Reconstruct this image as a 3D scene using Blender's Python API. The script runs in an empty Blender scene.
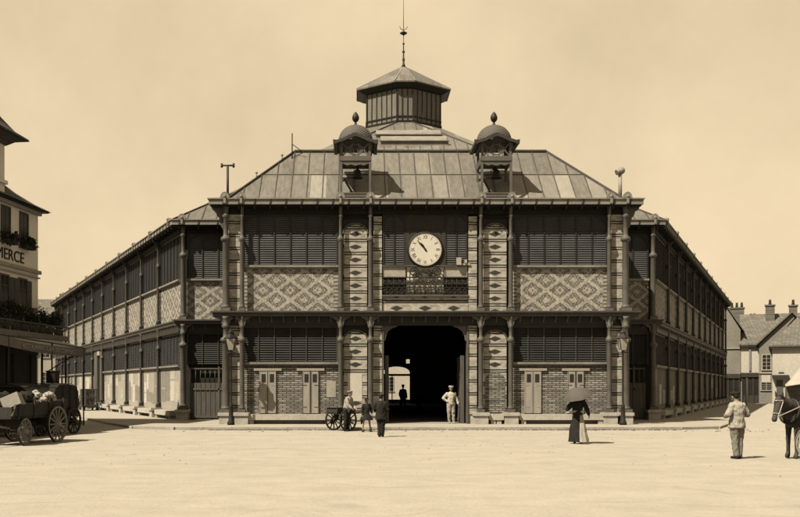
import bpy, math, random
from math import sin, cos, pi, radians, atan2, sqrt, tan
from mathutils import Vector, Matrix
random.seed(7)
S = bpy.context.scene
COL = S.collection
F = 900.0; CX = 357.0; HY = 387.0; CH = 1.7

def wx(px, Y): return (px-CX)/F*Y          # measured width on the photo -> metres at distance Y
def wz(py, Y): return CH+(HY-py)/F*Y

# ------------------------------------------------------------------ materials
class NT:
    def __init__(s, name):
        s.m = bpy.data.materials.new(name); s.m.use_nodes = True
        s.t = s.m.node_tree; s.n = s.t.nodes; s.l = s.t.links
        s.b = s.n['Principled BSDF']
        s.tc = s.n.new('ShaderNodeTexCoord')
        s.obj = s.tc.outputs['Object']
    def link(s, a, b): s.l.new(a, b)
    def math(s, op, a, b=None, c=None):
        n = s.n.new('ShaderNodeMath'); n.operation = op
        for i, v in enumerate((a, b, c)):
            if v is None: continue
            if isinstance(v, (int, float)): n.inputs[i].default_value = v
            else: s.link(v, n.inputs[i])
        return n.outputs[0]
    def sep(s, v=None):
        n = s.n.new('ShaderNodeSeparateXYZ'); s.link(v or s.obj, n.inputs[0]); return n.outputs
    def comb(s, x, y, z):
        n = s.n.new('ShaderNodeCombineXYZ')
        for i, v in enumerate((x, y, z)):
            if isinstance(v, (int, float)): n.inputs[i].default_value = v
            else: s.link(v, n.inputs[i])
        return n.outputs[0]
    def noise(s, scale, detail=4, vec=None, rough=.55, sc3=None):
        n = s.n.new('ShaderNodeTexNoise'); n.inputs['Scale'].default_value = scale
        n.inputs['Detail'].default_value = detail; n.inputs['Roughness'].default_value = rough
        v = vec or s.obj
        if sc3:
            mp = s.n.new('ShaderNodeMapping'); mp.inputs['Scale'].default_value = sc3
            s.link(v, mp.inputs[0]); v = mp.outputs[0]
        s.link(v, n.inputs['Vector']); return n.outputs[0]
    def ramp(s, fac, stops, const=False):
        n = s.n.new('ShaderNodeValToRGB'); s.link(fac, n.inputs[0])
        r = n.color_ramp
        if const: r.interpolation = 'CONSTANT'
        while len(r.elements) < len(stops): r.elements.new(1)
        for e, (p, c) in zip(r.elements, stops):
            e.position = p; e.color = (*c, 1) if not isinstance(c, (int, float)) else (c, c, c, 1)
        return n.outputs[0]
    def mix(s, f, a, b, mode='MIX'):
        n = s.n.new('ShaderNodeMix'); n.data_type = 'RGBA'; n.blend_type = mode
        for i, v in ((0, f), (6, a), (7, b)):
            if isinstance(v, (int, float)): n.inputs[i].default_value = v if i == 0 else (v, v, v, 1)
            elif isinstance(v, tuple): n.inputs[i].default_value = (*v, 1)
            else: s.link(v, n.inputs[i])
        return n.outputs[2]
    def done(s, col, rough=.8, bump=None, bstr=.3, metal=0, bdist=.02):
        if isinstance(col, tuple): s.b.inputs['Base Color'].default_value = (*col, 1)
        else: s.link(col, s.b.inputs['Base Color'])
        s.b.inputs['Roughness'].default_value = rough; s.b.inputs['Metallic'].default_value = metal
        s.b.inputs['Specular IOR Level'].default_value = .15
        if bump is not None:
            n = s.n.new('ShaderNodeBump'); n.inputs['Strength'].default_value = bstr; n.inputs['Distance'].default_value = bdist
            s.link(bump, n.inputs['Height']); s.link(n.outputs[0], s.b.inputs['Normal'])
        return s.m

TINT = (1.0, .95, .86)
def c(L, t=TINT): return tuple(L*.43*k for k in t)

def plain(name, L, var=.35, scale=2.0, rough=.8, bump=.25, bscale=25, tint=TINT, sc3=None, metal=0):
    m = NT(name)
    n1 = m.noise(scale, 5, sc3=sc3)
    col = m.ramp(n1, [(.3, c(L*(1-var), tint)), (.7, c(L*(1+var*.6), tint))])
    n2 = m.noise(scale*9, 4)
    col = m.mix(.35, col, m.ramp(n2, [(.35, c(L*.75, tint)), (.65, c(min(.95, L*1.2), tint))]))
    return m.done(col, rough, m.noise(bscale, 3), bump, metal)

M = {}
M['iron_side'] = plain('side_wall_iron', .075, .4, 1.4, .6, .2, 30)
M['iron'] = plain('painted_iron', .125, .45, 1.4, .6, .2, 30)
M['iron_dark'] = plain('dark_iron', .03, .4, 2, .55, .2, 30)
M['cornice'] = plain('cornice_paint', .26, .4, 1.3, .7, .2, 20)
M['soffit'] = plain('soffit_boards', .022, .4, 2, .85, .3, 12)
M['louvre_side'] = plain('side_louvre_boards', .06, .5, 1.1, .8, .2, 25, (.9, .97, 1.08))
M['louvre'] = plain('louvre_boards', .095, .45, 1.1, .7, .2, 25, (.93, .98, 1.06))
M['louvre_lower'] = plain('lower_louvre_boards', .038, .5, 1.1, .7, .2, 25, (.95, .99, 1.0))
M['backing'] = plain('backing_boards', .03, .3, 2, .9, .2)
M['wood_dark'] = plain('dark_wood', .045, .4, 3, .7, .3, 20, sc3=(3, 3, .6))
M['plaster_hotel'] = plain('hotel_plaster', 1.0, .15, .7, .9, .25, 10, sc3=(1, 1, .4))
M['seam'] = plain('dark_seam', .09, .4, 2, .6, .3)
M['lantern_boards'] = plain('lantern_boards', .21, .45, 3, .85, .4, 20, sc3=(4, 4, .4))
M['wood_grey'] = plain('weathered_wood', .12, .45, 3, .85, .4, 20, sc3=(4, 4, .4))
M['board'] = plain('painted_board', .36, .25, 2, .8, .2, 18, sc3=(3, 3, .7))
M['stone'] = plain('limestone', .5, .3, 1.6, .85, .5, 14)
M['kerb'] = plain('kerb_stone', .42, .3, 1.2, .9, .5, 14)
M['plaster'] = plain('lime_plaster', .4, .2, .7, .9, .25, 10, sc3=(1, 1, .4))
M['plaster_grey'] = plain('grey_plaster', .26, .3, .6, .9, .3, 10, sc3=(1, 1, .4))
M['plaster_bright'] = plain('bright_plaster', .55, .12, .5, .9, .2, 10)
M['shade_dark_render'] = plain('shade_dark_render', .2, .5, 1.2, .95, .4, 10, sc3=(1.5, 1.5, .35))  # right wing panels: base colour darkened to deepen the shade on that side
M['trim_light'] = plain('light_trim', .45, .3, 2, .8, .2)
M['glass_dark'] = plain('dark_glass', .03, .4, 1, .15, 0)
M['black'] = plain('black_leather', .018, .4, 4, .5, .2)
M['cream'] = plain('cream_enamel', .72, .08, 3, .45, .05)
M['canvas'] = plain('canvas_awning', .2, .25, 2, .9, .3)
M['canvas_light'] = plain('white_canvas', .5, .15, 2, .9, .3)
M['sack'] = plain('sackcloth', .42, .3, 5, .95, .5)
M['skin'] = plain('skin', .32, .15, 8, .6, .05, tint=(1, .8, .6))
M['cloth_white'] = plain('white_cloth', .5, .15, 6, .95, .3)
M['cloth_light'] = plain('light_jacket_cloth', .4, .2, 6, .95, .4)
M['cloth_grey'] = plain('grey_cloth', .24, .25, 6, .95, .4)
M['cloth_dark'] = plain('dark_cloth', .024, .4, 5, .95, .3)
M['umbrella'] = plain('umbrella_cloth', .11, .2, 4, .8, .1)
M['horse'] = plain('bay_horse_coat', .06, .7, 2.5, .75, .3)
M['leather_light'] = plain('pale_strap', .5, .2, 5, .7, .1)
M['wheel_pale'] = plain('pale_wheel_paint', .28, .3, 5, .7, .2)
M['lead_dark'] = plain('dark_lead', .05, .4, 2, .6, .3)
M['zinc_edge'] = plain('zinc_edge', .3, .35, 2, .6, .2)
M['interior'] = plain('interior_floor', .34, .3, 1, .9, .2)
M['leaf_a'] = plain('dark_leaf', .045, .5, 2, .7, 0, tint=(1, 1, .75))
M['leaf_b'] = plain('mid_leaf', .11, .5, 2, .7, 0, tint=(1, 1, .75))
M['petal'] = plain('pale_petal', .55, .1, 2, .7, 0)
M['bark'] = plain('bark', .08, .4, 4, .9, .5)

def mat_ground():
    m = NT('dusty_ground')
    a = m.noise(.12, 5); b = m.noise(1.3, 6, rough=.65); g = m.noise(14, 4, rough=.7); st = m.noise(.6, 4, sc3=(.25, 1.6, 1))
    col = m.ramp(a, [(.32, c(.37, (1.08, 1.01, .88))), (.68, c(.43, (1.08, 1.01, .88)))])
    col = m.mix(.55, col, m.ramp(b, [(.3, c(.27, (1.08,1.01,.88))), (.62, c(.48, (1.08,1.01,.88)))]))
    col = m.mix(.3, col, m.ramp(st, [(.35, c(.33, (1.08,1.01,.88))), (.6, c(.44, (1.08,1.01,.88)))]))
    col = m.mix(.28, col, m.ramp(g, [(.3, c(.22)), (.5, c(.41, (1.08,1.01,.88))), (.75, c(.5))]))
    ow = m.sep(); wob = m.noise(.16, 3)
    yy = m.math('ADD', m.math('ADD', ow[1], m.math('MULTIPLY', wob, 7.0)), m.math('MULTIPLY', ow[0], .13))
    fr_ = m.math('FRACT', m.math('DIVIDE', yy, 3.1))
    rut = m.ramp(fr_, [(0, 0.0), (.09, 0.0), (.125, 1.0), (.16, 0.0), (.48, 0.0), (.52, .8), (.56, 0.0)])
    col = m.mix(m.math('MULTIPLY', m.math('MULTIPLY', rut, m.ramp(m.noise(.5, 3), [(.38, 0.0), (.6, 1.0)])), .3), col, c(.2))
    spk = m.noise(5.5, 2, rough=.9)
    col = m.mix(m.ramp(spk, [(.70, 0.0), (.76, .5)]), col, c(.16))
    return m.done(col, .95, m.mix(.5, b, g), .7, bdist=.04)
M['ground'] = mat_ground()

def mat_pave():
    m = NT('pavement_asphalt')
    b = m.noise(.8, 6, rough=.65); g = m.noise(22, 4, rough=.7)
    col = m.ramp(b, [(.3, c(.34, (1.08,1.01,.88))), (.65, c(.45, (1.08,1.01,.88)))])
    col = m.mix(.3, col, m.ramp(g, [(.35, c(.24)), (.65, c(.42))]))
    return m.done(col, .95, g, .3)
M['pave'] = mat_pave()

def mat_diaper(hw):
    m = NT('diaper_brick'); o = m.sep()
    u0, v0 = o[0], o[2]
    row = m.math('FLOOR', m.math('DIVIDE', v0, .055))
    v = m.math('MULTIPLY', m.math('ADD', row, .5), .055)
    uc = m.math('FLOOR', m.math('DIVIDE', u0, .058)); u = m.math('MULTIPLY', m.math('ADD', uc, .5), .058)
    tu = m.math('DIVIDE', m.math('PINGPONG', u, .6), .6)
    tv = m.math('DIVIDE', m.math('PINGPONG', v, .43), .43)
    d = m.math('ADD', tu, tv)
    e = m.math('SUBTRACT', 1.0, m.math('ABSOLUTE', m.math('SUBTRACT', 1.0, d)))
    A = m.ramp(e, [(0, 0.0), (.12, 1.0), (.38, 0.0), (.5, .6), (.56, 0.0), (.79, 1.0)], True)
    B = m.ramp(e, [(0, 1.0), (.34, 0.0), (.44, .6), (.52, 0.0), (.62, .5), (.67, 0.0), (.79, 1.0)], True)
    isA = m.math('LESS_THAN', d, 1.0)
    k = m.mix(isA, B, A)
    if hw > 1:
        den = m.math('GREATER_THAN', m.math('ABSOLUTE', u0), hw-.2)
        dz = m.math('GREATER_THAN', m.math('FRACT', m.math('DIVIDE', v0, .16)), .5)
        k = m.mix(den, k, dz)
    wn = m.n.new('ShaderNodeTexWhiteNoise'); wn.noise_dimensions = '2D'
    m.link(m.comb(uc, row, 0), wn.inputs['Vector'])
    r = wn.outputs[0]
    light = m.ramp(r, [(0, c(.32)), (1, c(.53))]); dark = m.ramp(r, [(0, c(.08)), (1, c(.19))])
    big = m.noise(2.6, 4)
    dark = m.mix(m.ramp(big, [(.5, 0.0), (.75, .6)]), dark, c(.26))
    col = m.mix(k, dark, light)
    mort = m.math('LESS_THAN', m.math('FRACT', m.math('DIVIDE', v0, .055)), .18)
    col = m.mix(m.math('MULTIPLY', mort, .5), col, c(.32))
    g = m.noise(1.1, 5)
    col = m.mix(.6, col, m.ramp(g, [(.3, .62), (.6, 1.0)]), 'MULTIPLY')
    return m.done(col, .9, m.noise(30, 3), .3)

def mat_brick(name, L1, L2, Lm, w=.46, h=.11):
    m = NT(name); o = m.sep()
    br = m.n.new('ShaderNodeTexBrick')
    m.link(m.comb(o[0], o[2], 0), br.inputs['Vector'])
    br.inputs['Color1'].default_value = (*c(L1), 1); br.inputs['Color2'].default_value = (*c(L2), 1)
    br.inputs['Mortar'].default_value = (*c(Lm), 1); br.inputs['Scale'].default_value = 1
    br.inputs['Brick Width'].default_value = w; br.inputs['Row Height'].default_value = h
    br.inputs['Mortar Size'].default_value = .022; br.inputs['Mortar Smooth'].default_value = .3
    br.inputs['Bias'].default_value = -.1
    band = m.math('GREATER_THAN', m.math('FRACT', m.math('DIVIDE', o[2], h*6)), .82)
    col = m.mix(m.math('MULTIPLY', band, .55), br.outputs[0], c(.07, (.85, .95, 1.1)))
    g = m.noise(1.3, 6)
    col = m.mix(.7, col, m.ramp(g, [(.3, .6), (.62, 1.0)]), 'MULTIPLY')
    return m.done(col, .9, br.outputs['Fac'], -.3)
M['brick_dash'] = mat_brick('patterned_brick', .46, .2, .06, .34, .088)

def mat_pier(plainp=False):
    m = NT('banded_pier_brick'); o = m.sep(); u, v = o[0], o[2]
    P = .56
    f = m.math('FRACT', m.math('DIVIDE', v, P))
    line = m.ramp(f, [(0, 0.0), (.10, 1.0), (.17, 0.0), (.28, 1.0)], True)
    vv = m.math('ABSOLUTE', m.math('SUBTRACT', f, .63))
    uq = m.math('MULTIPLY', m.math('FLOOR', m.math('DIVIDE', m.math('ABSOLUTE', u), .06)), .06)
    dd = m.math('ADD', m.math('DIVIDE', uq, .27), m.math('DIVIDE', vv, .19))
    dia = m.math('GREATER_THAN', dd, 1.0)
    k = line if plainp else m.math('MULTIPLY', line, dia)
    row = m.math('FLOOR', m.math('DIVIDE', v, .0747)); uc = m.math('FLOOR', m.math('DIVIDE', m.math('ADD', u, m.math('MULTIPLY', row, .11)), .22))
    wn = m.n.new('ShaderNodeTexWhiteNoise'); wn.noise_dimensions = '2D'
    m.link(m.comb(uc, row, 0), wn.inputs['Vector'])
    light = m.ramp(wn.outputs[0], [(0, c(.36)), (1, c(.66))])
    mo = m.math('LESS_THAN', m.math('FRACT', m.math('DIVIDE', v, .0747)), .2)
    light = m.mix(m.math('MULTIPLY', mo, .35), light, c(.2))
    col = m.mix(k, c(.055), light)
    g = m.noise(1.2, 6)
    col = m.mix(.8, col, m.ramp(g, [(.3, .6), (.62, 1.0)]), 'MULTIPLY')
    return m.done(col, .9, m.noise(30, 3), .3)
M['pier'] = mat_pier(); M['pier_plain'] = mat_pier(True)

def mat_zinc():
    m = NT('zinc_roof_sheets'); o = m.sep()
    cell = m.math('FLOOR', m.math('DIVIDE', o[0], .68)); cz = m.math('FLOOR', m.math('DIVIDE', m.math('SUBTRACT', o[2], 9.74), 1.46))
    wn = m.n.new('ShaderNodeTexWhiteNoise'); wn.noise_dimensions = '2D'
    m.link(m.comb(cell, cz, 0), wn.inputs['Vector'])
    col = m.ramp(wn.outputs[0], [(0, c(.10)), (.6, c(.19)), (.9, c(.30)), (1, c(.46))])
    g = m.noise(1.2, 6, rough=.6); st = m.noise(2.4, 5, sc3=(2.5, 1, .35))
    col = m.mix(.25, col, m.ramp(g, [(.3, c(.09)), (.65, c(.25))]))
    col = m.mix(.35, col, m.ramp(st, [(.3, c(.09)), (.65, c(.27))]))
    return m.done(col, .55, m.noise(2.2, 4), .8, bdist=.05)
M['zinc'] = mat_zinc()

def mat_scale():
    m = NT('scale_tiles'); o = m.sep()
    n = m.n.new('ShaderNodeTexWave'); n.inputs['Scale'].default_value = 5; n.bands_direction = 'DIAGONAL'
    m.link(m.comb(o[0], 0, o[2]), n.inputs['Vector'])
    n2 = m.n.new('ShaderNodeTexWave'); n2.inputs['Scale'].default_value = 5; n2.bands_direction = 'DIAGONAL'
    m.link(m.comb(m.math('MULTIPLY', o[0], -1), 0, o[2]), n2.inputs['Vector'])
    k = m.math('MULTIPLY', n.outputs['Fac'], n2.outputs['Fac'])
    col = m.ramp(k, [(0, c(.08)), (.4, c(.145))])
    return m.done(col, .7, k, .8)
M['scale'] = mat_scale()

def mat_tiles(name, L):
    m = NT(name); o = m.sep()
    br = m.n.new('ShaderNodeTexBrick'); m.link(m.comb(m.math('ADD', o[0], o[1]), m.math('MULTIPLY', o[2], 1.3), 0), br.inputs['Vector'])
    br.inputs['Color1'].default_value = (*c(L), 1); br.inputs['Color2'].default_value = (*c(L*.65), 1); br.inputs['Mortar'].default_value = (*c(L*.4), 1)
    br.inputs['Scale'].default_value = 1; br.inputs['Brick Width'].default_value = .35; br.inputs['Row Height'].default_value = .2; br.inputs['Mortar Size'].default_value = .02
    col = m.mix(.6, br.outputs[0], m.ramp(m.noise(.7, 6), [(.3, .6), (.65, 1.0)]), 'MULTIPLY')
    return m.done(col, .9, br.outputs['Fac'], -.3)
M['tiles'] = mat_tiles('old_roof_tiles', .24); M['tiles_dark'] = mat_tiles('dark_roof_slates', .13)
M['stack'] = mat_brick('chimney_brick', .26, .2, .14, .22, .075)

def mat_poster(L, seed):
    m = NT('printed_poster'); o = m.sep()
    row = m.math('FLOOR', m.math('DIVIDE', o[2], .055))
    gap = m.math('GREATER_THAN', m.math('FRACT', m.math('DIVIDE', o[2], .055)), .62)
    n = m.noise(1, 2, vec=m.comb(m.math('MULTIPLY', o[0], 26), m.math('MULTIPLY', row, 3.7+seed), 0))
    ink = m.math('MULTIPLY', gap, m.math('GREATER_THAN', n, .5))
    col = m.mix(m.math('MULTIPLY', ink, .6), c(L), c(.12))
    g = m.noise(3, 5)
    col = m.mix(.6, col, m.ramp(g, [(.3, .65), (.6, 1.0)]), 'MULTIPLY')
    return m.done(col, .9, g, .2)
M['poster'] = [mat_poster(.68, 0), mat_poster(.45, 1.3), mat_poster(.3, 2.1), mat_poster(.58, 3.3)]
M['notice'] = plain('blank_notice_paper', .62, .12, 3, .9, .1)
M['pattern_front'] = mat_diaper(2.07); M['pattern_side'] = mat_diaper(0)

# ------------------------------------------------------------------ mesh builder
WM = {}
class MB:
    def __init__(s): s.v = []; s.f = []; s.sm = []
    def add(s, vs, fs, smooth=False):
        b = len(s.v); s.v += [tuple(p) for p in vs]
        for f in fs: s.f.append([b+i for i in f]); s.sm.append(smooth)
        return s
    def box(s, x0, x1, y0, y1, z0, z1):
        if x0 > x1: x0, x1 = x1, x0
        if y0 > y1: y0, y1 = y1, y0
        return s.add([(x0,y0,z0),(x1,y0,z0),(x1,y1,z0),(x0,y1,z0),(x0,y0,z1),(x1,y0,z1),(x1,y1,z1),(x0,y1,z1)],
                     [(0,3,2,1),(4,5,6,7),(0,1,5,4),(1,2,6,5),(2,3,7,6),(3,0,4,7)])
    def bar(s, p0, p1, w, h, up=(0,0,1)):
        p0 = Vector(p0); p1 = Vector(p1); d = (p1-p0).normalized(); u = Vector(up)
        if abs(d.dot(u)) > .98: u = Vector((1, 0, 0))
        a = d.cross(u).normalized()*w/2; b = a.cross(d).normalized()*h/2
        q = [p0-a-b, p0+a-b, p0+a+b, p0-a+b, p1-a-b, p1+a-b, p1+a+b, p1-a+b]
        return s.add(q, [(0,3,2,1),(4,5,6,7),(0,1,5,4),(1,2,6,5),(2,3,7,6),(3,0,4,7)])
    def tube(s, p0, p1, r0, r1=None, n=10, caps=True):
        r1 = r0 if r1 is None else r1
        p0 = Vector(p0); p1 = Vector(p1); d = (p1-p0).normalized(); u = Vector((0,0,1)) if abs(d.z) < .95 else Vector((1,0,0))
        a = d.cross(u).normalized(); b = d.cross(a)
        vs = [p0+(a*cos(2*pi*i/n)+b*sin(2*pi*i/n))*r0 for i in range(n)]+[p1+(a*cos(2*pi*i/n)+b*sin(2*pi*i/n))*r1 for i in range(n)]
        s.add(vs, [(i, n+i, n+(i+1)%n, (i+1)%n) for i in range(n)], True)
        if caps:
            b0 = len(s.v)-2*n; s.f.append([b0+i for i in range(n)]); s.sm.append(False)
            s.f.append([b0+n+i for i in reversed(range(n))]); s.sm.append(False)
        return s
    def path(s, pts, r, n=6):
        for a, b in zip(pts, pts[1:]): s.tube(a, b, r, r, n, False)
        return s
    def lathe(s, prof, ctr=(0,0,0), n=14, smooth=True, sx=1, sy=1):
        cx, cy, cz = ctr; k = len(prof)
        vs = [(cx+r*cos(2*pi*i/n)*sx, cy+r*sin(2*pi*i/n)*sy, cz+z) for r, z in prof for i in range(n)]
        fs = [(j*n+i, j*n+(i+1)%n, (j+1)*n+(i+1)%n, (j+1)*n+i) for j in range(k-1) for i in range(n)]
        s.add(vs, fs, smooth); b = len(s.v)-k*n
        s.f.append([b+i for i in reversed(range(n))]); s.sm.append(False)
        s.f.append([b+(k-1)*n+i for i in range(n)]); s.sm.append(False)
        return s
    def prism(s, pts, y0, y1):                      # outline in xz, thickness in y
        n = len(pts)
        return s.add([(x, y0, z) for x, z in pts]+[(x, y1, z) for x, z in pts],
                     [list(range(n)), list(reversed(range(n, 2*n)))]+[(i, n+i, n+(i+1)%n, (i+1)%n) for i in range(n)])
    def prismx(s, pts, x0, x1):                     # outline in yz, thickness in x
        n = len(pts)
        return s.add([(x0, y, z) for y, z in pts]+[(x1, y, z) for y, z in pts],
                     [list(range(n)), list(reversed(range(n, 2*n)))]+[(i, n+i, n+(i+1)%n, (i+1)%n) for i in range(n)])
    def slab(s, pts, z0, z1):
        n = len(pts)
        return s.add([(p[0], p[1], z0) for p in pts]+[(p[0], p[1], z1) for p in pts],
                     [list(reversed(range(n))), list(range(n, 2*n))]+[(i, (i+1)%n, n+(i+1)%n, n+i) for i in range(n)])
    def ball(s, ctr, rx, ry=None, rz=None, n=14, m=9):
        ry = ry or rx; rz = rz or rx; cx, cy, cz = ctr
        vs = [(cx, cy, cz-rz)]
        for j in range(1, m):
            t = -pi/2+pi*j/m
            vs += [(cx+rx*cos(t)*cos(2*pi*i/n), cy+ry*cos(t)*sin(2*pi*i/n), cz+rz*sin(t)) for i in range(n)]
        vs.append((cx, cy, cz+rz)); top = len(vs)-1
        fs = [(0, 1+(i+1)%n, 1+i) for i in range(n)]
        for j in range(m-2):
            a = 1+j*n
            fs += [(a+i, a+(i+1)%n, a+n+(i+1)%n, a+n+i) for i in range(n)]
        a = 1+(m-2)*n
        fs += [(a+i, a+(i+1)%n, top) for i in range(n)]
        return s.add(vs, fs, True)
    def capsule(s, p0, p1, r0, r1):
        s.tube(p0, p1, r0, r1, 14); s.ball(p0, r0); s.ball(p1, r1); return s
    def mesh(s, name):
        me = bpy.data.meshes.new(name); me.from_pydata(s.v, [], s.f); me.update()
        me.polygons.foreach_set('use_smooth', s.sm); return me
    def build(s, name, mat, parent=None, world=None):
        return link(name, s.mesh(name), mat, parent, world)

def link(name, data, mat, parent=None, world=None):
    o = bpy.data.objects.new(name, data)
    if mat is not None and data is not None and len(data.materials) == 0: data.materials.append(mat)
    COL.objects.link(o)
    pw = WM[parent] if parent else Matrix()
    w = world if world is not None else pw
    if parent: o.parent = parent
    o.matrix_basis = pw.inverted() @ w
    WM[o] = w.copy()
    return o

def thing(name, label, cat, loc=(0,0,0), rz=0, group=None, world=None):
    w = world if world is not None else Matrix.Translation(loc) @ Matrix.Rotation(rz, 4, 'Z')
    o = link(name, None, None, None, w); tag(o, label, cat, group); o.empty_display_size = .3
    return o
def tag(o, label=None, cat=None, group=None, kind=None):
    if label: o['label'] = label
    if cat: o['category'] = cat
    if group: o['group'] = group
    if kind: o['kind'] = kind
    return o
def struct(name, mb, mat):
    o = mb.build(name, mat); o['kind'] = 'structure'; return o
def T(x, y, z=0): return Matrix.Translation((x, y, z))
def RZ(a): return Matrix.Rotation(a, 4, 'Z')
def copy_thing(o, label=None, world=None, group=None):
    def rec(src, par):
        d = src.copy(); COL.objects.link(d); d.parent = par
        for ch in [x for x in WM if x.parent == src]: kids.append((ch, d))
        return d
    kids = []; root = rec(o, None)
    if world is not None: root.matrix_basis = world
    while kids:
        ch, par = kids.pop(0); rec(ch, par)
    if label: root['label'] = label
    if group: root['group'] = group
    return root
def text_part(txt, size, mat, parent, world, depth=.01, name='lettering', align='CENTER', xs=1.0):
    cu = bpy.data.curves.new(name, 'FONT'); cu.body = txt; cu.size = size; cu.extrude = depth; cu.align_x = align; cu.align_y = 'CENTER'
    tmp = bpy.data.objects.new(name, cu); COL.objects.link(tmp)
    me = bpy.data.meshes.new_from_object(tmp.evaluated_get(bpy.context.evaluated_depsgraph_get()))
    bpy.data.objects.remove(tmp); me.transform(Matrix.Rotation(pi/2, 4, 'X') @ Matrix.Scale(xs, 4, (1, 0, 0))); me.materials.clear()
    return link(name, me, mat, parent, world)
def remesh(mb, name, vox, smooth=4):
    me = mb.mesh(name); o = bpy.data.objects.new('tmp', me); COL.objects.link(o)
    r = o.modifiers.new('r', 'REMESH'); r.mode = 'VOXEL'; r.voxel_size = vox; r.use_smooth_shade = True
    if smooth:
        k = o.modifiers.new('s', 'SMOOTH'); k.iterations = smooth; k.factor = .5
    out = bpy.data.meshes.new_from_object(o.evaluated_get(bpy.context.evaluated_depsgraph_get()))
    bpy.data.objects.remove(o); return out

from mathutils import noise as MN
def crumple(me, amp, sc, zs=.45, seed=0):
    off = Vector((seed*3.1, seed*1.7, seed*5.3))
    nr = [v.normal.copy() for v in me.vertices]
    for v, n_ in zip(me.vertices, nr):
        p = Vector((v.co.x*sc, v.co.y*sc, v.co.z*sc*zs))+off
        a = 1-2*abs(MN.noise(p)); b_ = MN.noise(p*2.3)
        v.co += n_*amp*(a*.8+b_*.5)
    me.update(); return me

# ------------------------------------------------------------------ camera, light, sky
cam = bpy.data.cameras.new('camera'); camo = bpy.data.objects.new('camera', cam); COL.objects.link(camo)
camo.location = (0, 0, CH); camo.rotation_euler = (pi/2, 0, 0)
cam.sensor_width = 36; cam.lens = F/800*36; cam.shift_x = (400-CX)/800; cam.shift_y = (HY-258.5)/800; cam.clip_end = 2000
S.camera = camo
TH = radians(50); EL = radians(53)
d = Vector((sin(TH)*cos(EL), cos(TH)*cos(EL), -sin(EL)))
sun = bpy.data.lights.new('sun', 'SUN'); so = bpy.data.objects.new('sun', sun); COL.objects.link(so)
sun.energy = 5.0; sun.angle = radians(.55); sun.color = (1, .88, .68); so.rotation_euler = d.to_track_quat('-Z', 'Y').to_euler()
so.location = (-40, -30, 60)
W = bpy.data.worlds.new('World'); S.world = W; W.use_nodes = True
nt = W.node_tree; nn = nt.nodes; ll = nt.links
bg = nn['Background']; sky = nn.new('ShaderNodeTexSky'); sky.sky_type = 'NISHITA'; sky.sun_disc = False
sky.sun_elevation = EL; sky.sun_rotation = radians(230); sky.dust_density = 4; sky.air_density = 1
bw = nn.new('ShaderNodeRGBToBW'); ll.new(sky.outputs[0], bw.inputs[0])
mx = nn.new('ShaderNodeMix'); mx.data_type = 'FLOAT'; mx.inputs[0].default_value = .78; mx.inputs[3].default_value = 5.6
ll.new(bw.outputs[0], mx.inputs[2])
# thin even overcast veil over the sky: soft mottled cloud
tcn = nn.new('ShaderNodeTexCoord'); cn = nn.new('ShaderNodeTexNoise'); cn.inputs['Scale'].default_value = 3.4; cn.inputs['Detail'].default_value = 8; cn.inputs['Roughness'].default_value = .62
ll.new(tcn.outputs['Generated'], cn.inputs['Vector'])
mr = nn.new('ShaderNodeMapRange'); mr.inputs[1].default_value = .3; mr.inputs[2].default_value = .7; mr.inputs[3].default_value = .86; mr.inputs[4].default_value = 1.09
ll.new(cn.outputs[0], mr.inputs[0])
mu = nn.new('ShaderNodeMath'); mu.operation = 'MULTIPLY'; ll.new(mx.outputs[0], mu.inputs[0]); ll.new(mr.outputs[0], mu.inputs[1])
vm = nn.new('ShaderNodeVectorMath'); vm.operation = 'SCALE'; vm.inputs[0].default_value = (.594, .474, .306)
ll.new(mu.outputs[0], vm.inputs[3]); ll.new(vm.outputs[0], bg.inputs[0]); bg.inputs[1].default_value = .1
S.view_settings.view_transform = 'Standard'; S.view_settings.look = 'None'; S.view_settings.exposure = 1.5; S.view_settings.gamma = 1
S.view_settings.use_curve_mapping = False
S.cycles.max_bounces = 6; S.cycles.diffuse_bounces = 2

# ------------------------------------------------------------------ ground
g = MB(); R = 900
g.add([(-R, -60, 0), (R, -60, 0), (R, 1500, 0), (-R, 1500, 0)], [(0, 1, 2, 3)]); struct('ground', g, M['ground'])

CXB = 2.96; YF = 39.1; YW = 43.95; YB = 86.35
WL = (-8.59, YW); WR = (14.51, YW); BL = (-8.59-.4756*42.4, YB); BR = (14.51+.489*42.4, YB)
PW = 8.74
FOOT = [WL, (CXB-PW, YW), (CXB-PW, YF), (CXB+PW, YF), (CXB+PW, YW), WR, BR, BL]
def offset(poly, o, i=None):
    out = []; n = len(poly)
    for k in range(n):
        p = Vector(poly[k]); a = (p-Vector(poly[k-1])).normalized(); b = (Vector(poly[(k+1) % n])-p).normalized()
        na = Vector((a.y, -a.x)); nb = Vector((b.y, -b.x)); mth = (na+nb); mth = mth/(1+na.dot(nb))
        out.append((p.x+mth.x*o, p.y+mth.y*o))
    return out
def ring(mb, poly, o0, o1, z0, z1, skip=()):
    A = offset(poly, o0); B = offset(poly, o1); n = len(poly)
    for k in range(n):
        if k in skip: continue
        j = (k+1) % n
        q = [(*B[k], z0), (*B[j], z0), (*A[j], z0), (*A[k], z0), (*B[k], z1), (*B[j], z1), (*A[j], z1), (*A[k], z1)]
        mb.add(q, [(0,3,2,1),(4,5,6,7),(0,1,5,4),(1,2,6,5),(2,3,7,6),(3,0,4,7)])
    return mb
PV = [(-11.2, 40.9), (-9.0, 36.6), (-7.2, 35.8), (12.8, 35.8), (14.6, 36.6), (16.0, 39.2), (37.6, 84.0), (39.5, 92), (-32, 92), (-33, 86)]
PV = [(x, y) for x, y in PV]
pv = MB(); pv.slab(PV, -.05, .1); struct('pavement', pv, M['pave'])
kb = MB()
n = len(PV)
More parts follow.
